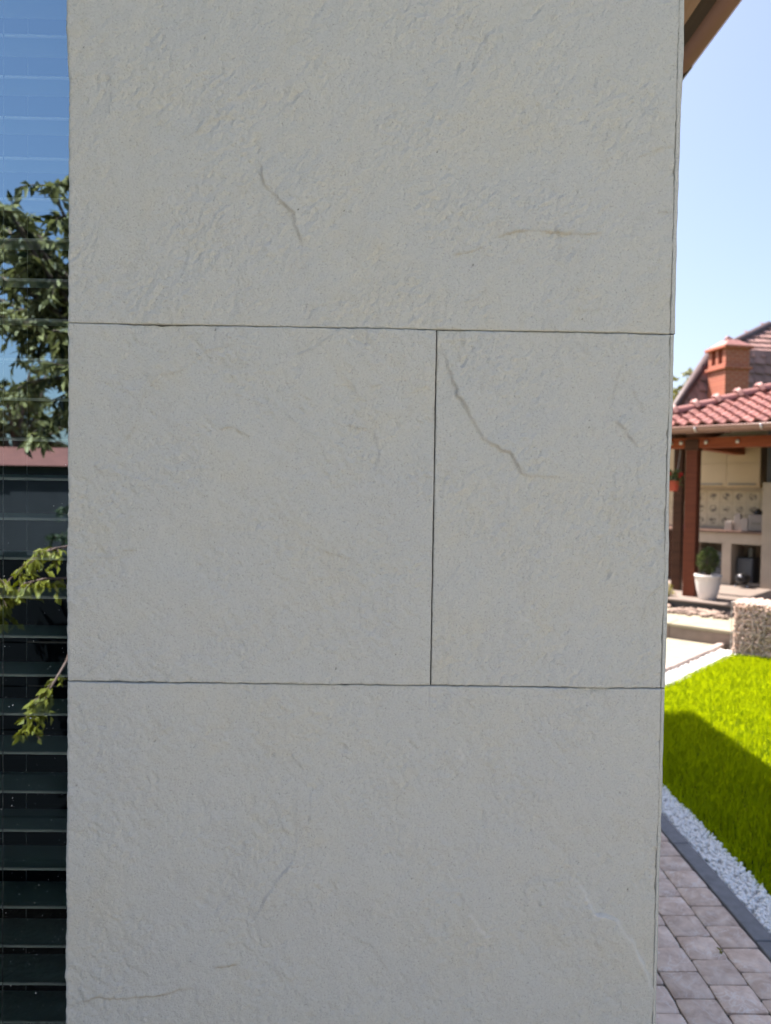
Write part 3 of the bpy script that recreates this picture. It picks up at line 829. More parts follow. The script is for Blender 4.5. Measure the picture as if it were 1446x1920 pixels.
# gutter along the side eave
gx, gz, gr = 1.031, ES+0.060, 0.046
prof = [(gx+gr*math.cos(a), gz+gr*math.sin(a)) for a in [math.pi+math.pi*k/12 for k in range(13)]]
def sweep(profile, y0, y1, name, m, parent, thick=0.0):
    n = len(profile)
    vs = [(p[0], y0, p[1]) for p in profile]+[(p[0], y1, p[1]) for p in profile]
    mbx = MB(); mbx.add(vs, [(i, i+1, n+i+1, n+i) for i in range(n-1)])
    o = mbx.build(name, m, parent, smooth=True)
    if thick:
        md = o.modifiers.new('thickness', 'SOLIDIFY'); md.thickness = thick
    return o
gut = sweep(prof, 1.16, 6.73, 'gutter', M['gutter'], roof, 0.002)
sweep([(gx+(px-gx)*1.05, gz+(pz-gz)*1.05-.001) for px, pz in prof], 2.60, 2.66, 'gutter_collar', M['fascia'], roof, 0.002)
MB().tube([(gx+gr+0.004, 1.16, gz-0.002), (gx+gr+0.004, 2.62, gz-0.002)], 0.0105, 10).build('gutter_rim', M['gutterrim'], roof, smooth=True)
MB().tube([(gx+gr+0.006, 2.625, gz-0.002), (gx+gr+0.006, 6.73, gz-0.002)], 0.0105, 10).build('gutter_rim', M['gutterrim'], roof, smooth=True)
for y in (1.3, 1.9, 2.48, 3.0, 3.7, 4.4, 5.1):
    mb = MB(); mb.box((gx+gr-0.004, y-.012, gz+0.006), (gx+gr+0.016, y+.012, gz+0.022), bev=0.003); mb.build('gutter_clip', M['fascia'], roof)

win = thing('window', (-1.6, GY, WZ0), 'reflective house window left of the pier mirroring garden tree and sky', 'window')
gp_ = MB().box((WX0+0.06, GY, WZ0+0.06), (WX1-0.002, GY+0.006, WZ1-0.06)).build('glass_pane', M['glass'], win)
gp_.data.materials.append(M['clear'])          # the solar coating lies on the outer face only
for p_ in gp_.data.polygons:
    p_.material_index = 0 if p_.normal.y < -0.5 else 1
for a, b in [((WX0, GY-0.02, WZ0), (WX0+0.058, GY+0.045, WZ1)), ((WX0+0.06, GY-0.02, WZ0), (WX1, GY+0.045, WZ0+0.058)), ((WX0+0.06, GY-0.02, WZ1-0.058), (WX1, GY+0.045, WZ1))]:
    MB().box(a, b, bev=0.004).build('frame', M['frame'], win)
# dust on the lower glass
n = 1500
zz = WZ0+0.1+np.abs(rng.normal(0, 0.42, n)); xx = rng.uniform(-1.3, -0.515, n); rr = rng.gamma(1.6, 0.00020, n)+0.00015
k8 = np.arange(7)*2*math.pi/7
V_ = np.stack([xx[:, None]+rr[:, None]*np.cos(k8)*rng.uniform(.6, 1.2, (n, 7)), np.full((n, 7), GY-0.0007), (zz+0.4)[:, None]+rr[:, None]*np.sin(k8)*rng.uniform(.6, 1.2, (n, 7))], -1).reshape(-1, 3)
F_ = np.arange(n*7).reshape(n, 7)
inv = np.array(mw(win).inverted()); V_ = V_@inv[:3, :3].T+inv[:3, 3]
tag(link_mesh('dust_specks', np_mesh('dust_specks', V_, F_), M['dust'], win), kind='stuff')

blind = thing('venetian_blind', (-1.6, 1.43, WZ0), 'dark green grey venetian blind of level slats behind the window glass', 'blind')
sm = MB()
d0, dw, sag = 0.0, 0.080, 0.006
pr = [(d0+dw*t, 0.0042-0.0085*(2*t-1)**2*0.5+0.008*t) for t in [k/6 for k in range(7)]]
n = len(pr)
sx0, sx1 = -1.05, 1.09
sm.add([(sx0, a, b) for a, b in pr]+[(sx1, a, b) for a, b in pr], [(i, n+i, n+i+1, i+1) for i in range(n-1)])
sm.add([(sx0, a, b-0.0012) for a, b in pr]+[(sx1, a, b-0.0012) for a, b in pr], [(i+1, n+i+1, n+i, i) for i in range(n-1)])
slme = sm.mesh('slat', smooth=True); slme.materials.append(M['slat'])
lipme = MB().tube([(sx0, 0, 0.0005), (sx1, 0, 0.0005)], 0.0030, 8).mesh('lip', smooth=True); lipme.materials.append(M['sliplip'])
k = 0
z = 2.445+0.0757*4
while z > WZ0+0.1:
    tz = Matrix.Translation((-1.62, 1.43, z)) @ Matrix.Rotation(R(random.uniform(-.05, .05)), 4, 'Y')
    s_ = link_mesh('slat', slme, None, blind, tz)
    link_mesh('lip', lipme, None, s_, tz)
    z -= 0.0757
for xc in (-0.7095, -1.35, -2.0, -2.55):
    for yy in (1.4262, 1.523):
        MB().tube([(xc, yy, WZ0+0.1), (xc, yy, WZ1-0.05)], 0.0009, 6).build('ladder_cord', M['cord'], blind)

# ================================================================== foliage helpers
def leaf_mesh(name, pts, dirs, length, width, m, parent=None, fold=0.25, tone=None):
    """every leaf a folded blade of four triangles"""
    pts = np.asarray(pts, float); dirs = np.asarray(dirs, float); n = len(pts)
    dirs = dirs/np.linalg.norm(dirs, axis=1)[:, None]
    rnd = rng.normal(size=(n, 3)); s = np.cross(dirs, rnd); s /= np.linalg.norm(s, axis=1)[:, None]; nn = np.cross(s, dirs)
    L = (length*rng.uniform(0.65, 1.25, n))[:, None]; Wd = (width*rng.uniform(0.7, 1.2, n))[:, None]
    tip = pts+dirs*L+nn*L*-0.08
    mid = pts+dirs*L*0.45
    a = mid+s*Wd/2+nn*Wd*fold; b = mid-s*Wd/2+nn*Wd*fold
    V_ = np.stack([pts, a, tip, b, mid], 1).reshape(-1, 3)
    i = np.arange(n)[:, None]*5
    F_ = np.concatenate([i+[[0, 1, 4]], i+[[1, 2, 4]], i+[[2, 3, 4]], i+[[3, 0, 4]]], 1).reshape(-1, 3)
    tn = np.clip(rng.normal(0.5, 0.27, n), 0, 1) if tone is None else tone
    if parent is not None:
        inv = np.array(mw(parent).inverted()); V_ = V_@inv[:3, :3].T+inv[:3, 3]
    return link_mesh(name, np_mesh(name, V_, F_, {'tone': ('POINT', np.repeat(tn, 5))}, smooth=False), m, parent)

def curve_pts(a, b, bend, n=8):
    a, b, bend = Vector(a), Vector(b), Vector(bend)
    return [a.lerp(b, t)+bend*(4*t*(1-t)) for t in [k/(n-1) for k in range(n)]]

def twig_leaves(path_pts, n, droop, spread=0.6):
    P, D = [], []
    for k in range(n):
        t = (k+random.random())/n*(len(path_pts)-1); i = min(int(t), len(path_pts)-2)
        p = path_pts[i].lerp(path_pts[i+1], t-i); ax = (path_pts[i+1]-path_pts[i]).normalized()
        d = ax*0.5+Vector((random.gauss(0, spread), random.gauss(0, spread), random.gauss(-droop, spread*.6)))
        P.append(p[:]); D.append(d[:])
    return P, D

# ================================================================== GARDEN PAVILION
pav = thing('garden_pavilion', G(-1.19, 1.95, 0.28), 'open red brown timber pavilion with clay tile roof across the lawn', 'pavilion', rz=GA)
FL = 0.2825
BZ0, BZ1 = 2.225, 2.36
def gbox(a, b, name, m, parent, bev=0.0): return MB(GM).box(a, b, bev=bev).build(name, m, parent)
gbox((-1.265, 1.875, FL), (-1.115, 2.025, BZ0-0.002), 'post', M['postwood'], pav, 0.008)
gbox((2.35, 1.875, FL), (2.50, 2.025, BZ0-0.002), 'post', M['postwood'], pav, 0.008)
gbox((-1.62, 2.40, FL), (-1.50, 2.52, BZ1+0.1), 'post', M['darkwood'], pav, 0.006)
gbox((-1.75, 1.88, BZ0), (2.9, 2.02, BZ1), 'beam', M['beamwood'], pav, 0.006)
gbox((-1.264, 2.024, BZ0+0.002), (-1.116, 4.30, BZ1-0.002), 'beam', M['beamwood'], pav, 0.006)
gbox((-1.278, 1.862, BZ0-0.03), (-1.102, 2.040, BZ1-0.02), 'corner_block', M['darkwood'], pav, 0.005)
tanp = 0.39; EZ = 2.455; EV = 1.40; UC = -1.84; RU = 3.1
for u in (-0.62, 0.02, 0.66, 1.3, 1.94):
    s0 = MB(GM)
    s0.add([(u-.04, 1.47, EZ-.085), (u+.04, 1.47, EZ-.085), (u+.04, 1.47, EZ+.0), (u-.04, 1.47, EZ+.0), (u-.04, 2.9, EZ-.085+1.43*tanp), (u+.04, 2.9, EZ-.085+1.43*tanp), (u+.04, 2.9, EZ+1.43*tanp), (u-.04, 2.9, EZ+1.43*tanp)],
           [(0, 3, 2, 1), (4, 5, 6, 7), (0, 1, 5, 4), (1, 2, 6, 5), (2, 3, 7, 6), (3, 0, 4, 7)])
    s0.build('rafter', M['darkwood'], pav)
# roof deck (hipped)
sp = 2.15
dz = 0.012
mb = MB(GM)
rv = [(UC, EV, EZ+dz), (RU, EV, EZ+dz), (RU, EV+2*sp, EZ+dz), (UC, EV+2*sp, EZ+dz), (UC+sp, EV+sp, EZ+dz+sp*tanp), (RU-sp, EV+sp, EZ+dz+sp*tanp)]
mb.add(rv, [(0, 1, 5, 4), (1, 2, 5), (2, 3, 4, 5), (3, 0, 4)])
proof = mb.build('roof', M['darkwood'], pav)
# S tiles on the two slopes that face us
TW, TL, EXPO = 0.155, 0.31, 0.225
def s_tile():
    n = 9; vs = []; fs = []
    for j, (yy, zz) in enumerate(((0, 0.040), (TL, 0.002))):
        for i in range(n):
            t = i/(n-1)
            zc = 0.022*math.sin(t*2*math.pi+0.35)
            vs.append(((t-0.5)*TW*1.06, yy, zz+zc))
    for i in range(n-1): fs.append((i, i+1, n+i+1, n+i))
    b = len(vs)
    for i in range(n): vs.append((vs[i][0], 0.003, vs[i][2]-0.030))
    for i in range(n-1): fs.append((b+i, b+i+1, i+1, i))
    m_ = MB(); m_.add(vs, fs); me = m_.mesh('roof_tile', smooth=True); me.set_sharp_from_angle(angle=R(50)); me.materials.append(M['tile']); return me
tme = s_tile()
pit_ = math.atan(tanp)
def lay_tiles(face, frame, length):
    rows = int(sp/ (EXPO*math.cos(pit_)))
    for r in range(rows):
        s = -0.05+r*EXPO*math.cos(pit_)
        a0, a1 = max(0, s)+0.05, length-max(0, s)-0.05
        nT = int((a1-a0)/TW)
        for c in range(nT+1):
            u = math.floor(a0/TW)*TW+TW*(c+0.5)
            if u > a1 or u < a0-0.02: continue
            T = frame @ Matrix.Translation((u, s, s*tanp+0.035)) @ Matrix.Rotation(pit_, 4, 'X') @ Matrix.Rotation(R(random.uniform(-.5, .5)), 4, 'Z')
            link_mesh('roof_tile', tme, None, proof, T)
fr_front = GM @ Matrix.Translation((UC, EV, EZ))
lay_tiles('front', fr_front, 3.3)
# hip and ridge barrels
def hip_tile():
    n = 8; vs = []; fs = []
    rows = [(0.0, 0.075, 0.0), (-0.015, 0.108, 0.012), (0.035, 0.124, 0.024), (0.07, 0.098, 0.004), (0.37, 0.080, -0.004)]
    for y, r, dzz in rows:
        for i in range(n+1):
            a = math.pi*i/n
            rr_ = r*(1+0.07*math.cos(6*a) if y < 0.05 else 1)
            vs.append((rr_*math.cos(a), y, rr_*math.sin(a)*0.85+dzz))
    for j in range(len(rows)-1):
        for i in range(n): fs.append((j*(n+1)+i+1, j*(n+1)+i, (j+1)*(n+1)+i, (j+1)*(n+1)+i+1))
    m_ = MB(); m_.add(vs, fs); me = m_.mesh('hip_tile', smooth=True); me.set_sharp_from_angle(angle=R(45)); me.materials.append(M['hiptile']); return me
hme = hip_tile()
hipdir = Vector((1, 1, tanp)); hl = hipdir.length; pitch_h = math.atan(tanp/math.sqrt(2))
k = 0; s = 0.0
while s*1.0 < sp-0.1:
    T = GM @ Matrix.Translation((UC+s, EV+s, EZ+s*tanp+0.055)) @ Matrix.Rotation(R(-45), 4, 'Z') @ Matrix.Rotation(pitch_h, 4, 'X')
    link_mesh('hip_tile', hme, None, proof, T)
    s += 0.30/hl
for k in range(2):
    T = GM @ Matrix.Translation((UC+sp+k*0.3, EV+sp, EZ+sp*tanp+0.06)) @ Matrix.Rotation(R(-90), 4, 'Z')
    link_mesh('hip_tile', hme, None, proof, T)
# eave gutter and fascia of the pavilion
gp = [(EV-0.055+0.05*math.cos(a), EZ-0.005+0.05*math.sin(a)) for a in [math.pi+math.pi*k/10 for k in range(11)]]
mb = MB(GM); n = len(gp)
mb.add([(UC-0.05, p[0], p[1]) for p in gp]+[(RU+.05, p[0], p[1]) for p in gp], [(i, n+i, n+i+1, i+1) for i in range(n-1)])
pg = mb.build('gutter', M['gutter_p'], pav, smooth=True)
MB(GM).tube([(UC-.05, EV-.107, EZ-.004), (RU+.05, EV-.107, EZ-.004)], 0.009, 8).build('gutter_rim', M['gutter_p'], pg, smooth=True)
for u in (-0.95, -0.2, 0.55):
    MB(GM).tube([(u, EV-.118, EZ-.012), (u, EV-.10, EZ-.050), (u, EV-.055, EZ-.062)], 0.012, 8).build('gutter_bracket', M['gutterrim'], pg, smooth=True)
gbox((UC, EV+0.002, EZ-0.075), (RU, EV+0.025, EZ+0.008), 'fascia', M['gutter_p'], pav)
# side gutter / fascia
gbox((UC, EV+0.027, EZ-0.075), (UC+0.025, EV+4.2, EZ+0.008), 'fascia', M['gutter_p'], pav)
# boarded ceiling
mb = MB(GM); mb.add([(UC+.05, EV+.05, EZ-.08), (RU-.05, EV+.05, EZ-.08), (RU-.05, EV+4.2, EZ-.08), (UC+.05, EV+4.2, EZ-.08)], [(0, 3, 2, 1)])
# back wall with printed tiles
gbox((-3.2, 4.22, FL), (2.9, 4.36, 3.0), 'back_wall', M['beige'], pav)
gbox((2.76, 2.1, FL), (2.9, 4.21, 2.6), 'side_wall', M['beige'], pav)
bw_ = pav
sme = MB().box((-0.0965, -0.008, -0.0925), (0.0965, 0.0, 0.0925), bev=0.003).mesh('wall_tile'); sme.materials.append(M['splash'])
for r in range(3):
    for c in range(11):
        T = GM @ Matrix.Translation((-2.95+0.196*(c+.5), 4.219, 1.105+0.19*(r+.5)+0.02))
        link_mesh('wall_tile', sme, None, pav, T)

# small pale fittings along the front beam
for px, v in ((1325, 1.86), (1387, 1.86), (1284, 1.86), (1268, 1.86)):
    p = {1325: -1.0, 1387: -0.62, 1284: -1.32, 1268: -1.45}[px]
    lb = {1325: 'small pale fitting on pavilion beam nearest right of the post', 1387: 'small pale fitting on pavilion beam farthest right', 1284: 'small pale fitting on pavilion beam nearest left of the post', 1268: 'small pale fitting on pavilion beam beside pier edge'}[px]
    t_ = thing('beam_fitting', G(p, 1.868, 2.30), lb, 'lamp', 'fittings along the pavilion beam', GA)
    MB(GM @ Matrix.Translation((p, 1.866, 2.30)) @ Matrix.Rotation(R(90), 4, 'X')).lathe([(0.018, 0), (0.018, 0.012), (0.012, 0.018)], 12).build('base', M['gutterrim'], t_)
    MB(GM @ Matrix.Translation((p, 1.842, 2.292)) ).lathe([(0.004, 0.022), (0.014, 0.016), (0.022, 0.0), (0.018, -0.016), (0.006, -0.022)], 12).build('globe', M['white'], t_, smooth=True)

# ---- outdoor kitchen
ck = thing('kitchen_counter', G(-1.2, 3.85, FL), 'beige masonry kitchen counter with brown top inside the pavilion', 'counter', rz=GA)
CZ = 1.092
gbox((-2.95, 3.58, CZ-0.035), (-0.775, 4.20, CZ), 'countertop', M['counter'], ck, 0.006)
gbox((-1.73, 3.62, 0.90), (-0.775, 4.20, CZ-0.037), 'lintel', M['beige'], ck)
for a, b in ((-1.87, -1.73), (-1.335, -1.205)):
    gbox((a, 3.62, FL+0.001), (b, 4.20, 0.898 if a > -1.8 else CZ-0.037), 'pillar', M['beige'], ck)
gbox((-1.204, 3.80, FL+0.001), (-0.776, 4.20, FL+0.03), 'plinth', M['beige'], ck)
for k in range(9):
    gbox((-2.93+0.117*k, 3.64, FL+0.03), (-2.93+0.117*k+0.108, 3.665, CZ-0.04), 'door_slat', M['darkwood'], ck, 0.004)
bq = thing('barbecue_column', G(-0.3, 3.9, FL), 'beige masonry barbecue column at right end of pavilion counter', 'barbecue', rz=GA)
gbox((-0.772, 3.55, FL+0.001), (0.35, 4.21, 0.90), 'base', M['beige'], bq, 0.004)
gbox((-0.772, 3.55, 0.902), (-0.60, 4.21, 1.81), 'cheek', M['beige'], bq, 0.004)
gbox((0.18, 3.55, 0.902), (0.35, 4.21, 1.81), 'cheek', M['beige'], bq, 0.004)
gbox((-0.60, 3.55, 1.55), (0.18, 4.21, 1.809), 'hood', M['beige'], bq, 0.004)
gbox((-0.598, 4.05, 0.902), (0.178, 4.21, 1.548), 'fireback', M['darkstep'], bq)
gbox((-0.74, 3.60, 1.812), (0.32, 4.21, 2.55), 'flue', M['darkstep'], bq)

cb = thing('wall_cabinet', G(-1.6, 3.9, 1.75), 'cream wall cabinets with grey bar handles above the printed tiles', 'cabinet', rz=GA)
gbox((-2.36, 3.872, 1.745), (-0.90, 4.218, 2.365), 'carcass', M['cabinet'], cb)
for a, b in ((-2.36, -1.862), (-1.858, -1.377), (-1.373, -0.902)):
    for z0, z1 in ((1.755, 2.10), (2.106, 2.36)):
        dr = gbox((a, 3.85, z0), (b, 3.870, z1), 'door', M['cabinet'], cb, 0.003)
        if z0 < 2:
            gbox((a+0.03, 3.832, 1.775), (b-0.05, 3.849, 1.797), 'handle', M['handle'], dr, 0.003)

def canister(u, v, w_, h, label):
    t_ = thing('canister', G(u, v, CZ), label, 'canister', 'canisters on the pavilion counter', GA)
    gbox((u-w_/2, v-w_/2, CZ+.001), (u+w_/2, v+w_/2, CZ+h), 'body', M['canister'], t_, 0.008)
    gbox((u-w_/2+.004, v-w_/2+.004, CZ+h+.001), (u+w_/2-.004, v+w_/2-.004, CZ+h+.018), 'lid', M['canister'], t_, 0.005)
canister(-1.275, 3.74, 0.10, 0.125, 'lowest pale canister on pavilion counter')
canister(-1.165, 3.78, 0.09, 0.235, 'tallest pale canister, between the two others')
canister(-1.055, 3.74, 0.105, 0.17, 'middling pale canister next to the grey box')
t_ = thing('bread_box', G(-0.9, 3.78, CZ), 'grey metal bread box at the end of pavilion counter', 'bread box', rz=GA)
bx = gbox((-0.995, 3.68, CZ+.001), (-0.785, 3.95, CZ+0.25), 'body', M['greybox'], t_, 0.02)
gbox((-0.95, 3.664, CZ+.11), (-0.83, 3.679, CZ+0.125), 'handle', M['handle'], t_, 0.003)
t_ = thing('coffee_pot', G(-0.9, 3.8, CZ+.25), 'small black pot standing on the grey bread box', 'pot', rz=GA)
MB(GM @ Matrix.Translation((-0.895, 3.80, CZ+0.251))).lathe([(0.05, 0), (0.062, 0.012), (0.060, 0.04), (0.045, 0.062), (0.016, 0.07), (0.014, 0.085), (0.004, 0.09)], 16).build('body', M['black'], t_, smooth=True)
MB(GM).tube([(-0.84, 3.80, CZ+.29), (-0.80, 3.80, CZ+.305), (-0.795, 3.80, CZ+.275), (-0.835, 3.80, CZ+.265)], 0.006, 6).build('handle', M['black'], t_, smooth=True)
MB(GM).tube([(-0.95, 3.80, CZ+.27), (-0.985, 3.80, CZ+.30), (-0.995, 3.80, CZ+.315)], [0.010, 0.007, 0.006], 6).build('spout', M['black'], t_, smooth=True)
t_ = thing('folded_cloth', G(-1.9, 3.7, CZ), 'folded purple cloth on the counter left of the post', 'cloth', rz=GA)
gbox((-2.02, 3.62, CZ+.001), (-1.84, 3.80, CZ+.018), 'lower_fold', M['purple'], t_, 0.006)
gbox((-2.015, 3.625, CZ+.019), (-1.845, 3.79, CZ+.036), 'upper_fold', M['purple'], t_, 0.006)
# things stored below
t_ = thing('gas_stove', G(-1.07, 3.95, FL), 'blue grey metal stove cabinet in right opening under counter', 'stove', rz=GA)
gbox((-1.19, 3.84, FL+.031), (-0.96, 4.18, FL+0.40), 'body', M['bluegrey'], t_, 0.01)
gbox((-1.18, 3.828, FL+.06), (-0.97, 3.839, FL+0.37), 'door', M['bluegrey'], t_, 0.004)
gbox((-1.05, 3.90, FL+.402), (-0.98, 4.05, FL+0.56), 'canister', M['black'], t_, 0.01)
t_ = thing('fuel_crate', G(-1.55, 3.95, FL), 'dark crate in left opening under counter behind the potted bush', 'crate', rz=GA)
for k in range(4): gbox((-1.70, 3.84, FL+.005+.12*k), (-1.36, 3.86, FL+.11+.12*k), 'board', M['bluegrey'], t_, 0.003)
for u in (-1.69, -1.40): gbox((u, 3.862, FL+.002), (u+.03, 4.15, FL+.50), 'upright', M['darkstep'], t_, 0.003)
t_ = thing('kettle_grill', G(-0.97, 3.45, FL), 'round black kettle grill with shiny lid on the pavilion floor', 'grill', rz=GA)
KM = GM @ Matrix.Translation((-0.985, 3.46, FL))
MB(KM).lathe([(0.02, 0.05), (0.07, 0.06), (0.098, 0.09), (0.108, 0.125)], 20).build('bowl', M['black'], t_, smooth=True)
ld = MB(KM).lathe([(0.112, 0.126), (0.108, 0.155), (0.085, 0.19), (0.045, 0.208), (0.006, 0.212)], 20).build('lid', M['black'], t_, smooth=True)
MB(KM @ Matrix.Translation((0, -0.088, 0.175)) @ Matrix.Rotation(R(60), 4, 'X')).lathe([(0.004, 0.012), (0.022, 0.008), (0.024, 0.0)], 12).build('badge', M['chrome'], ld, smooth=True)
for a in (210, 330, 90):
    c, s_ = math.cos(R(a)), math.sin(R(a))
    MB(KM).tube([(c*.06, s_*.06, .07), (c*.095, s_*.095, 0.012)], 0.007, 8).build('leg', M['black'], t_)
    MB(KM @ Matrix.Translation((c*.097, s_*.097, 0.018)) @ Matrix.Rotation(R(90), 4, 'Y')).lathe([(0.018, -.006), (0.018, .006)], 12).build('foot', M['chrome'], t_)

# ---- potted bush and hanging flower pot
pl = thing('planter', G(-0.93, 1.80, FL), 'round white tapered planter in front of the pavilion post', 'planter', rz=GA)
PMx = GM @ Matrix.Translation((-0.915, 1.80, FL))
MB(PMx).lathe([(0.095, 0.0), (0.105, 0.01), (0.135, 0.12), (0.152, 0.22), (0.16, 0.285), (0.166, 0.292), (0.166, 0.318), (0.152, 0.318), (0.146, 0.27)], 28, caps=False).build('pot', M['white'], pl, smooth=True)
MB(PMx).lathe([(0.001, 0.262), (0.148, 0.262)], 20, caps=False).build('potting_soil', M['soil'], pl)
bs = thing('potted_bush', G(-0.915, 1.80, FL+.26), 'small round dark green bush growing in the white planter', 'bush', rz=GA)
bc = G(-0.915, 1.80, FL+.50)
mb = MB(); P, D = [], []
for k in range(16):
    d = Vector((random.gauss(0, 1), random.gauss(0, 1), random.gauss(0.4, .8))).normalized()
    e = bc+Vector((d.x*.13, d.y*.13, d.z*.16))
    c_ = curve_pts(G(-0.915, 1.80, FL+.262), e, Vector((0, 0, .02)), 5); mb.tube(c_, [0.006, .005, .004, .003, .002], 5)
for k in range(1500):
    d = Vector((random.gauss(0, 1), random.gauss(0, 1), random.gauss(0, 1))).normalized()*random.uniform(.45, 1.0)**0.5
    d *= 0.85+0.25*mnoise.noise(d*2.2)
    P.append((bc+Vector((d.x*.135, d.y*.135, d.z*.175)))[:]); D.append((d+Vector((random.gauss(0, .5), random.gauss(0, .5), .2)))[:])
mb.build('stems', M['bark'], bs)
leaf_mesh('foliage', P, D, 0.035, 0.016, M['leafB'], bs)
hp = thing('hanging_pot', G(-1.412, 1.9, 1.66), 'red flower pot with red blooms hanging left of the pavilion post', 'flower pot', rz=GA)
HM = GM @ Matrix.Translation((-1.425, 1.9, 1.66))
MB(HM).lathe([(0.05, 0), (0.055, .004), (0.075, .12), (0.082, .122), (0.082, .14), (0.07, .14)], 18, caps=False).build('pot', M['terracotta'], hp, smooth=True)
MB(HM).tube([(0.0, 0.08, 0.13), (0.03, 0.12, 0.5), (0.04, 0.1, BZ0-1.66)], 0.003, 6).build('hook', M['wire'], hp)
P, D, P2, D2 = [], [], [], []
c0 = G(-1.425, 1.9, 1.83)
for k in range(160):
    d = Vector((random.gauss(0, .05), random.gauss(0, .05), random.gauss(0, .04))); P.append((c0+d)[:]); D.append((d*8+Vector((random.gauss(0, .4), random.gauss(0, .4), .4)))[:])
for q in ((.06, 0, .05), (.085, -.03, .03), (-.03, -.05, .06), (.10, .0, .06)):
    cc = GM.to_3x3() @ Vector(q)
    for k in range(30):
        d = Vector((random.gauss(0, 1), random.gauss(0, 1), random.gauss(0, 1))).normalized(); P2.append((c0+cc+d*.006)[:]); D2.append(d[:])
leaf_mesh('leaves', P, D, 0.05, 0.028, M['leafB'], hp)
leaf_mesh('blooms', P2, D2, 0.022, 0.016, M['petal'], hp)

# ---- rocks and plants in front of the pavilion
def rock(u, v, z, r, label, flat=0.6):
    t_ = stones('rock', [(0, 0, 0)], [r*1.15], M['rock'], flat=(0.6, .95), rough=0.3)
    t_.matrix_world = Matrix.Translation(G(u, v, z+r*.22)) @ Matrix.Diagonal((1.15, 1.15, .5, 1))
    tag(t_, label, 'rock', 'rocks in front of the pavilion')
rs = [(-0.62, 1.25, .075, 'rounded pinkish rock nearest the gabion'), (-0.74, 1.36, .06, 'small rock in the middle of the rock row'), (-0.85, 1.42, .07, 'pale rock below the planter'), (-0.96, 1.30, .065, 'flat brownish rock left of the planter'), (-0.72, 1.14, .06, 'low rock at the front of the rock row'), (-1.06, 1.18, .075, 'broad low rock near pier edge'), (-0.52, 1.14, .05, 'smallest rock touching the gabion side'), (-0.86, 1.18, .05, 'flat rock in front of the planter')]
for u, v, r, lb in rs: rock(u, v, 0.172, r, lb)
rp = strip_pts(260, G, -1.15, -0.45, 1.0, 1.5, 0.172, 0.19)
tag(stones('gravel', rp, rng.uniform(0.012, 0.032, len(rp)), M['rock'], hi=False, smooth=False), 'scattered brown gravel among the rocks below the planter', 'gravel', kind='stuff')
rock(-1.30, 1.50, 0.172, .06, 'white rounded rock among bed plants beside the pier')
def bed_plant(u, v, n, h, label, m, z=0.17):
    t_ = thing('bed_plant', G(u, v, z), label, 'plant', 'plants beside the pavilion step', GA)
    P, D = [], []
    mbx = MB()
    for k in range(n):
        e = G(u+random.gauss(0, .07), v+random.gauss(0, .07), z+random.uniform(.4, 1)*h)
        c_ = curve_pts(G(u, v, z), e, Vector((0, 0, .03)), 5); mbx.tube(c_, [.004, .003, .003, .002, .001], 4)
        a, b = twig_leaves(c_, 10, 0.05, .6); P += a; D += b
    mbx.build('stems', M['bark'], t_); leaf_mesh('leaves', P, D, 0.055, 0.022, m, t_)
bed_plant(-1.42, 1.72, 26, .30, 'yellow green leafy plant by the pavilion step next to pier edge', M['drygrass'])
bed_plant(-1.50, 1.50, 22, .20, 'low dark green plant below the yellow green one', M['leafB'])

# ---- gabion
gb = thing('gabion', G(-0.06, 0, 0), 'wire gabion wall filled with pinkish stones at edge of lawn', 'gabion', rz=GA)
GL, GD, GH = 1.9, 0.45, 0.515
pts = []; sz = []
step_ = 0.028
for u in np.arange(-0.04, GL, step_):
    for v in np.arange(0.02, GD, step_):
        for z in np.arange(0.01, GH, step_*0.9):
            if 0.02 < u < GL-.07 and 0.07 < v < GD-.07 and z < GH-.07: continue
            if u > 1.3 and rng.random() < .0: continue
            pts.append(G(u+rng.uniform(-.012, .012), v+rng.uniform(-.012, .012), z+rng.uniform(-.01, .01))[:]); sz.append(rng.uniform(.015, .024))
tag(stones('stone_fill', np.array(pts), np.array(sz), M['gabionrock'], gb, hi=False, smooth=False, flat=(.6, .95), rough=.25), kind='stuff')
gbox((-0.01, 0.05, 0.01), (GL-.05, GD-.05, GH-.05), 'core', M['gabionrock'], gb)
wm = MB(GM)
o_ = 0.012
for u in np.arange(-.06, GL+.01, 0.1):
    wm.tube([(u, -o_, 0), (u, -o_, GH+o_)], .0022, 5, False); wm.tube([(u, -o_, GH+o_), (u, GD+o_, GH+o_)], .0022, 5, False)
for z in np.arange(0.02, GH+.02, 0.1):
    wm.tube([(-.06-o_, -o_, z), (GL, -o_, z)], .0022, 5, False); wm.tube([(-.06-o_, -o_, z), (-.06-o_, GD, z)], .0022, 5, False)
for v in np.arange(0, GD+.01, 0.1):
    wm.tube([(-.06-o_, v, 0), (-.06-o_, v, GH+o_)], .0022, 5, False); wm.tube([(-.06-o_, v, GH+o_), (GL, v, GH+o_)], .0022, 5, False)
wm.build('wire_mesh', M['wire'], gb)

# ---- dry leaf on the path
lf = thing('fallen_leaf', (1.235, 2.53, 0.004), 'small curled brown leaf lying on the path pavers', 'leaf')
leaf_mesh('blade', [(1.228, 2.53, 0.005), (1.236, 2.533, 0.004)], [(1, .2, .25), (-.3, 1, .35)], 0.022, 0.014, M['drygrass'], lf, fold=.5)
lf2 = thing('fallen_leaf', (1.72, 2.98, 0.02), 'tiny pale leaf lying on the shaded grass', 'leaf')
leaf_mesh('blade', [(1.83, 3.05, 0.02)], [(1, .2, .1)], 0.03, 0.014, M['drygrass'], lf2, fold=.3)

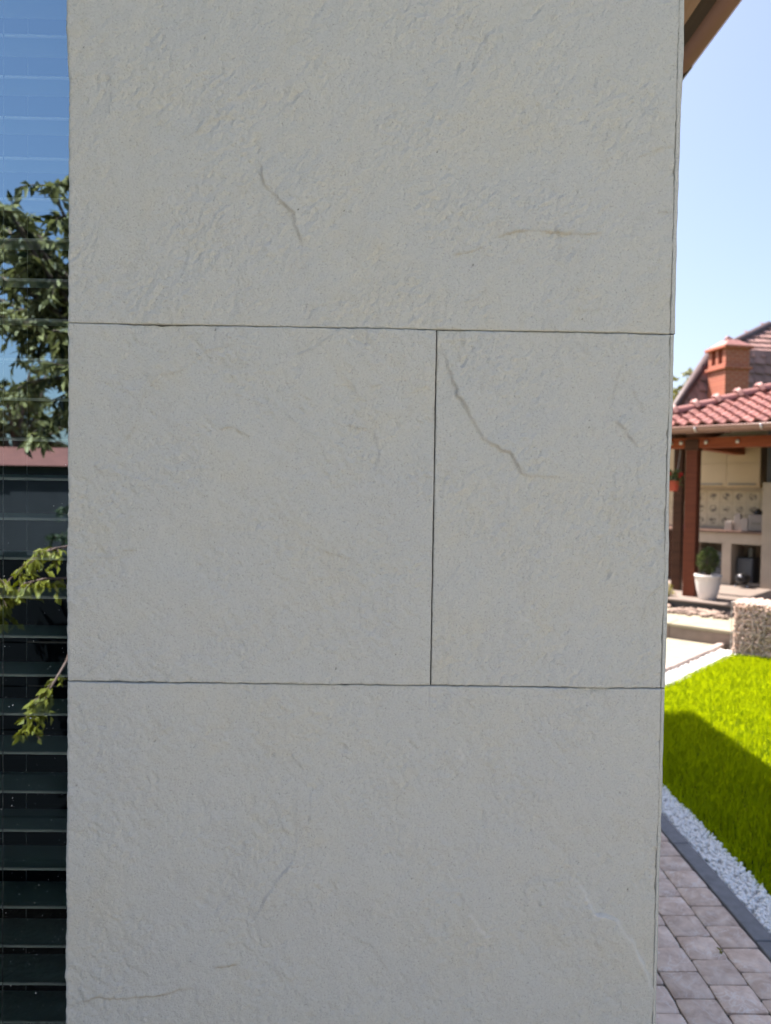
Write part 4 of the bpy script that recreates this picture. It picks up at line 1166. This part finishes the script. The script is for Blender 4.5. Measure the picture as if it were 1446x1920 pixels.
# ================================================================== NEIGHBOUR HOUSE WITH CHIMNEY
NA = R(9.4)
ax = Vector((math.cos(NA), math.sin(NA), 0)); bk = Vector((-math.sin(NA), math.cos(NA), 0))
A = at(1262, 778, 17.9); B = at(1334, 668, 18.6); Cc = at(1446, 611, 20.5)
nh = thing('neighbour_house', (A.x+4, A.y+3, 0), 'neighbouring house with steep brown shingled roof behind the pavilion', 'house')
LEN = 9.0
A0 = Vector((A.x, A.y, A.z))
# extend the lower edge down to the eave
dAB = (B-A)
E0 = A-dAB*0.55
mb = MB()
q = [E0, E0+ax*LEN, B+ax*(LEN-.5), B, Cc, Cc+ax*(LEN-3)]
bk2 = Vector((0.53, 0.848, 0)); side_e = E0+bk2*8; side_b = B+bk2*6.5; side_c = Cc+bk2*2.6
mb.add(q+[side_e, side_b, side_c, E0+ax*LEN+bk2*8], [(0, 1, 2, 3), (3, 2, 5, 4), (0, 3, 7, 6), (3, 4, 8, 7), (6, 9, 1, 0)])
nroof = mb.build('roof', M['rooftile'], nh)
wz = E0.z+0.05
w0 = E0+ax*0.5+bk*0.5
NM = Matrix(((ax.x, bk.x, 0, w0.x), (ax.y, bk.y, 0, w0.y), (0, 0, 1, 0), (0, 0, 0, 1)))
MB(NM).prism([(0, 0), (LEN-1.2, 0), (LEN+2.6, 5.4), (3.8, 5.4)], -0.05, wz).build('wall', M['plaster'], nh)
# shingles with rounded lower edge
def shingle():
    n = 6; wv = 0.30; vs = [(-wv/2, 0.42, 0.0), (wv/2, 0.42, 0.0)]
    for k in range(n+1):
        a = math.pi*k/n; vs.append((wv/2*math.cos(a), 0.06-0.06*math.sin(a), 0.02+0.03*math.sin(a)))
    m_ = len(vs); vs += [(x_, y_, z_-.018) for x_, y_, z_ in vs[2:]]
    fs = [(0, 2+n, *range(1+n, 1, -1), 1)][0]
    F = [tuple([1, 0]+list(range(2+n, 1, -1)))]
    F += [(2+k, 3+k, m_+k+1, m_+k) for k in range(n)]
    mm = MB(); mm.add(vs, F); me = mm.mesh('shingle'); me.materials.append(M['rooftile']); return me
shm = shingle()
def lay_shingles(p0, edge, length, cut):
    upv = edge-ax*edge.dot(ax); H_ = upv.length; upn = upv.normalized(); nrm = ax.cross(upn)
    if nrm.dot(CAM-p0) < 0: nrm = -nrm
    rows = int(H_/0.27)
    slope_shift = edge.dot(ax)/H_
    for r in range(rows+1):
        s = r*0.27
        if s > H_-0.05: break
        start = slope_shift*s+0.12
        nT = int((length-start)/0.30)
        for c in range(nT):
            u = start+0.15+0.30*c+(0.15 if r % 2 else 0)
            pos = p0+ax*u+upn*s+nrm*0.012
            T = Matrix(((ax.x, upn.x, nrm.x, pos.x), (ax.y, upn.y, nrm.y, pos.y), (ax.z, upn.z, nrm.z, pos.z), (0, 0, 0, 1))) @ Matrix.Rotation(R(random.uniform(-.8, .8)), 4, 'Z')
            link_mesh('shingle', shm, None, nroof, T)
lay_shingles(A-dAB*0.1, B-(A-dAB*0.1), 4.6, 0)
lay_shingles(B, Cc-B, 4.6, 0)
for p, q_ in ((E0, B), (B, Cc)):
    MB().tube([p-ax*0.06+Vector((0, 0, .02)), q_-ax*0.06+Vector((0, 0, .02))], 0.11, 8).build('hip_cap', M['roofdark'], nroof, smooth=True)
MB().tube([Cc, Cc+ax*(LEN-3)], 0.1, 8).build('ridge_cap', M['roofdark'], nroof, smooth=True)

# chimney: shaft, band, vented head and stepped cap
cp = at(1360, 690, 17.5)
chM = Matrix(((ax.x, bk.x, 0, cp.x), (ax.y, bk.y, 0, cp.y), (0, 0, 1, 0), (0, 0, 0, 1)))
chim = thing('chimney', (cp.x, cp.y, 0), 'orange brick chimney with vented head above the pavilion roof', 'chimney', rz=NA)
def cbox(a, b, name, m, parent, bev=0.0): return MB(chM).box(a, b, bev=bev).build(name, m, parent)
cw, cdp = 0.67, 0.72
cbox((0.02, 0.02, -0.05), (cw-.02, cdp-.02, 4.63), 'shaft', M['brick'], chim, 0.004)
cbox((-0.03, -0.03, 4.632), (cw+.03, cdp+.03, 4.70), 'band', M['brick'], chim, 0.006)
# head: side posts leave two vents on the left face
hd = cbox((0.22, 0.02, 4.702), (cw-.02, cdp-.02, 5.12), 'head', M['brick'], chim)
cbox((0.02, 0.02, 4.702), (0.218, 0.15, 5.12), 'pillar', M['brick'], chim)
cbox((0.02, 0.31, 4.702), (0.218, 0.41, 5.12), 'pillar', M['brick'], chim)
cbox((0.02, 0.57, 4.702), (0.218, cdp-.02, 5.12), 'pillar', M['brick'], chim)
cbox((0.02, 0.152, 4.702), (0.10, 0.308, 4.77), 'sill', M['brick'], chim)
cbox((0.02, 0.412, 4.702), (0.10, 0.568, 4.77), 'sill', M['brick'], chim)
cbox((0.205, 0.152, 4.772), (0.219, 0.568, 5.12), 'flue_shade', M['black'], chim)
cbox((-0.05, -0.05, 5.122), (cw+.05, cdp+.05, 5.19), 'cap', M['brick'], chim, 0.008)
mb = MB(chM); z0, z1 = 5.192, 5.36
mb.add([(-.02, -.02, z0), (cw+.02, -.02, z0), (cw+.02, cdp+.02, z0), (-.02, cdp+.02, z0), (.2, .2, z1), (cw-.2, .2, z1), (cw-.2, cdp-.2, z1), (.2, cdp-.2, z1)], [(0, 1, 5, 4), (1, 2, 6, 5), (2, 3, 7, 6), (3, 0, 4, 7), (4, 5, 6, 7)])
mb.build('hipped_top', M['tile'], chim)
for x_, y_ in ((.25, .30), (.40, .42)):
    MB(chM @ Matrix.Translation((x_, y_, 5.34))).lathe([(.07, 0), (.075, .05), (.055, .08), (.05, .11)], 12).build('finial', M['tile'], chim, smooth=True)

# ================================================================== TREES
def tree(name, base, top_z, crown_c, crown_r, limbs, label, m, leaf=(0.1, 0.04), twigs=8, per=14, droop=0.35, trunk_r=0.07, bark=None, cat='tree', group=None, seed=1, targets=None):
    random.seed(seed)
    bark = bark or M['bark']
    t_ = thing(name, base, label, cat, group)
    base = Vector(base); cc = Vector(crown_c); cr = Vector(crown_r)
    fork = base.lerp(Vector((cc.x, cc.y, cc.z-cr.z*0.55)), 1.0); fork.x = base.x+(cc.x-base.x)*.4; fork.y = base.y+(cc.y-base.y)*.4
    mb = MB(); tp_ = curve_pts(base, fork, Vector((.03, .02, 0)), 6); mb.tube(tp_, [trunk_r*(1.25-.1*k) for k in range(6)], 10)
    P, D = [], []
    ends = targets or []
    while len(ends) < limbs:
        d = Vector((random.gauss(0, 1), random.gauss(0, 1), random.gauss(.15, .9))).normalized()*random.uniform(.55, 1.0)
        ends.append(Vector((cc.x+d.x*cr.x, cc.y+d.y*cr.y, cc.z+d.z*cr.z)))
    for e in ends:
        c_ = curve_pts(fork, e, Vector((random.gauss(0, .06), random.gauss(0, .06), .10*cr.z)), 7)
        mb.tube(c_, [trunk_r*.5*(1-.13*k) for k in range(7)], 6)
        for q in range(twigs):
            i = random.randint(2, 6); o_ = c_[i]
            tdir = Vector((random.gauss(0, 1), random.gauss(0, 1), random.gauss(-.1, .6))).normalized()
            tl = random.uniform(.18, .42)*max(cr.x, cr.z)*0.55
            tw = curve_pts(o_, o_+tdir*tl+Vector((0, 0, -droop*tl*.6)), Vector((0, 0, .06*tl)), 5)
            mb.tube(tw, [trunk_r*.09, trunk_r*.08, trunk_r*.07, trunk_r*.05, trunk_r*.04], 4, False)
            a, b = twig_leaves(tw, per, droop); P += a; D += b
    mb.build('trunk', bark, t_, smooth=True)
    leaf_mesh('crown', P, D, leaf[0], leaf[1], m, t_)
    return t_

# garden tree that the window mirrors (stands behind the camera)
DT = 5.0
tg = [mirror(a, b, DT+random.uniform(-.5, .5)) for a, b in ((95, 350), (20, 400), (60, 430), (0, 385), (12, 425), (45, 405), (70, 470), (5, 520), (50, 560), (20, 610), (75, 600), (-40, 430), (-60, 540), (-30, 600), (110, 460), (25, 470), (90, 520), (130, 560), (30, 600), (100, 620), (125, 690), (115, 745), (25, 735), (60, 815), (170, 420), (220, 520), (250, 640), (190, 700), (280, 480), (330, 600), (160, 600))]
mc = mirror(190, 600, DT)
tree('garden_tree', (mc.x+0.35, mc.y-.1, -0.03), 3.7, mc, (0.95, 0.8, .85), 34, 'leafy garden tree mirrored in the window glass', M['leafT'], (0.105, 0.038), 14, 14, 0.5, 0.06, seed=5, targets=tg)
# weeping shrub nearer the window
DS = 2.70
random.seed(21)
sb0 = mirror(190, 1300, DS); sb0.z = -0.03
ws = thing('weeping_shrub', sb0, 'arching yellow green shrub sprays mirrored low in the window', 'shrub')
mb = MB(); P, D = [], []
crown = mirror(175, 1010, DS)
mb.tube(curve_pts(sb0, crown, Vector((.03, 0, 0)), 7), [.028, .025, .022, .02, .017, .014, .011], 8)
sprays = [[(175, 1010), (126, 1025), (95, 1030), (55, 1052), (15, 1090), (-15, 1150)], [(175, 1020), (126, 1084), (80, 1086), (30, 1098), (-20, 1120)], [(180, 1060), (126, 1238), (95, 1290), (70, 1330), (52, 1362)], [(175, 1012), (230, 1040), (280, 1120), (310, 1220)], [(190, 1020), (250, 1000), (330, 1050), (380, 1150)], [(-5, 1075), (2, 1120), (8, 1165)]]
for sp_ in sprays:
    raw = [mirror(a, b, DS+0.1*math.sin(a*.05)) for a, b in sp_]
    c_ = []
    for i in range(len(raw)-1):
        for t in (0, .33, .66): c_.append(raw[i].lerp(raw[i+1], t))
    c_.append(raw[-1])
    mb.tube(c_, [max(.0055*(1-.8*i/len(c_)), .0018)*1.2 for i in range(len(c_))], 6, False)
    st0 = 2 if sp_[0][0] > 100 else 0
    tail = c_[st0+2:] if st0 else c_
    for q in range(26):
        i = random.randint(0, len(tail)-2); o_ = tail[i].lerp(tail[i+1], random.random())
        td = Vector((random.gauss(0, 1), random.gauss(0, 1), random.gauss(-.5, .4))).normalized()*random.uniform(.025, .07)
        tw = [o_, o_+td*.5, o_+td+Vector((0, 0, -.015))]
        mb.tube(tw, .0012, 4, False)
        a, b = twig_leaves(tw, 6, .5, .5); P += a; D += b
mb.build('stems', M['twig'], ws, smooth=True)
leaf_mesh('leaves', P, D, 0.040, 0.020, M['leafS'], ws)
# dark evergreen behind it in the mirror image
ev = mirror(140, 960, 9.0)
tree('evergreen_tree', (ev.x+.4, ev.y, -.03), 2.2, (ev.x+.35, ev.y, 1.25), (.62, .55, .95), 26, 'dark evergreen shrub mirrored beside the pier edge', M['leafD'], (.09, .03), 9, 16, .2, .05, seed=8)
# garage with red roof beyond, dark wall towards us
g0 = mirror(-260, 868, 15); g1 = mirror(330, 868, 15)
gz_ = g0.z
gr_ = thing('garage', (g0.x+2, g0.y-2, 0), 'low dark walled garage with red roof mirrored in the window', 'garage')
MB().box((g0.x-2, g0.y-5, -0.05), (g1.x+2, g0.y-.15, gz_)).build('wall', M['greywall'], gr_)
mb = MB(); mb.add([(g0.x-2.2, g0.y+.1, gz_), (g1.x+2.2, g0.y+.1, gz_), (g1.x+2.2, g0.y-2.6, gz_+.50), (g0.x-2.2, g0.y-2.6, gz_+.50), (g1.x+2.2, g0.y-5.2, gz_), (g0.x-2.2, g0.y-5.2, gz_)], [(0, 1, 2, 3), (3, 2, 4, 5), (1, 4, 2), (0, 3, 5), (0, 5, 4, 1)])
rf_ = mb.build('roof', M['garageroof'], gr_)
for k in range(3):
    xg = g0.x+.3+2.6*k
    MB().box((xg, g0.y-.149, 0.02), (xg+2.3, g0.y-.12, gz_-.25)).build('door', M['greywall'], gr_)
# dark board fence behind the shrub
fy = mirror(60, 1048, 2.88)
df = thing('dark_fence', (-3.6, fy.y, -.03), 'low anthracite board fence mirrored behind the shrub sprays', 'fence')
for k in range(8):
    zb = -.02+.17*k
    MB().box((-6.0, fy.y, zb), (-0.95, fy.y+.022, zb+.162)).build('board', M['garagewall'], df)
for k in range(5):
    MB().box((-6.0+1.14*k, fy.y-.06, -.05), (-5.93+1.14*k, fy.y-.002, 1.34)).build('post', M['garagewall'], df)
# power line
pw = thing('power_line', mirror(-40, 757, 26), 'thin power line crossing the mirrored sky', 'cable')
a_, b_ = mirror(-900, 520, 26), mirror(300, 850, 26)
MB().tube(curve_pts(a_, b_, Vector((0, 0, -.25)), 24), .012, 5).build('wire', M['black'], pw)

# far trees beyond the pavilion and round the place
f0 = at(1262, 745, 27)
tree('far_tree', (f0.x+.2, f0.y, -.05), 6, (f0.x+.05, f0.y, f0.z-.9), (1.75, 1.4, 2.1), 40, 'pale yellow green tree beyond the roof edge beside the pier', M['leafF'], (.17, .08), 12, 18, .2, .13, seed=31)
random.seed(99)
for k, (x_, y_, h_, lb) in enumerate([(17.5, 22, 6.5, 'green tree far right beyond the neighbouring house'), (-16, 26, 8, 'tall green tree far behind our house'), (14, 5, 5, 'green tree standing right of the lawn'), (2.5, 31, 6.5, 'green tree behind the pavilion terrace hidden by the pier'), (-9, -16, 5, 'green tree behind the garage'), (9, -12, 6, 'green tree behind the photographer')]):
    tree('background_tree', (x_, y_, -.06), h_, (x_, y_, h_*.62), (h_*.32, h_*.32, h_*.36), 22, lb, M['leafT'], (.3, .14), 7, 9, .2, .16, group='trees round the garden', seed=50+k)
# boundary fence behind the lawn on the right
fn = thing('garden_fence', (9.6, 2, 0), 'brown board fence along the right side of the lawn', 'fence')
for k in range(7):
    MB().box((9.6, -4+2.0*k, -.05), (9.7, -3.9+2.0*k, 1.7)).build('post', M['darkwood'], fn)
    if k < 6:
        for j in range(10): MB().box((9.63, -3.898+2.0*k, .08+.16*j), (9.66, -2.002+2.0*k, .225+.16*j)).build('board', M['postwood'], fn)
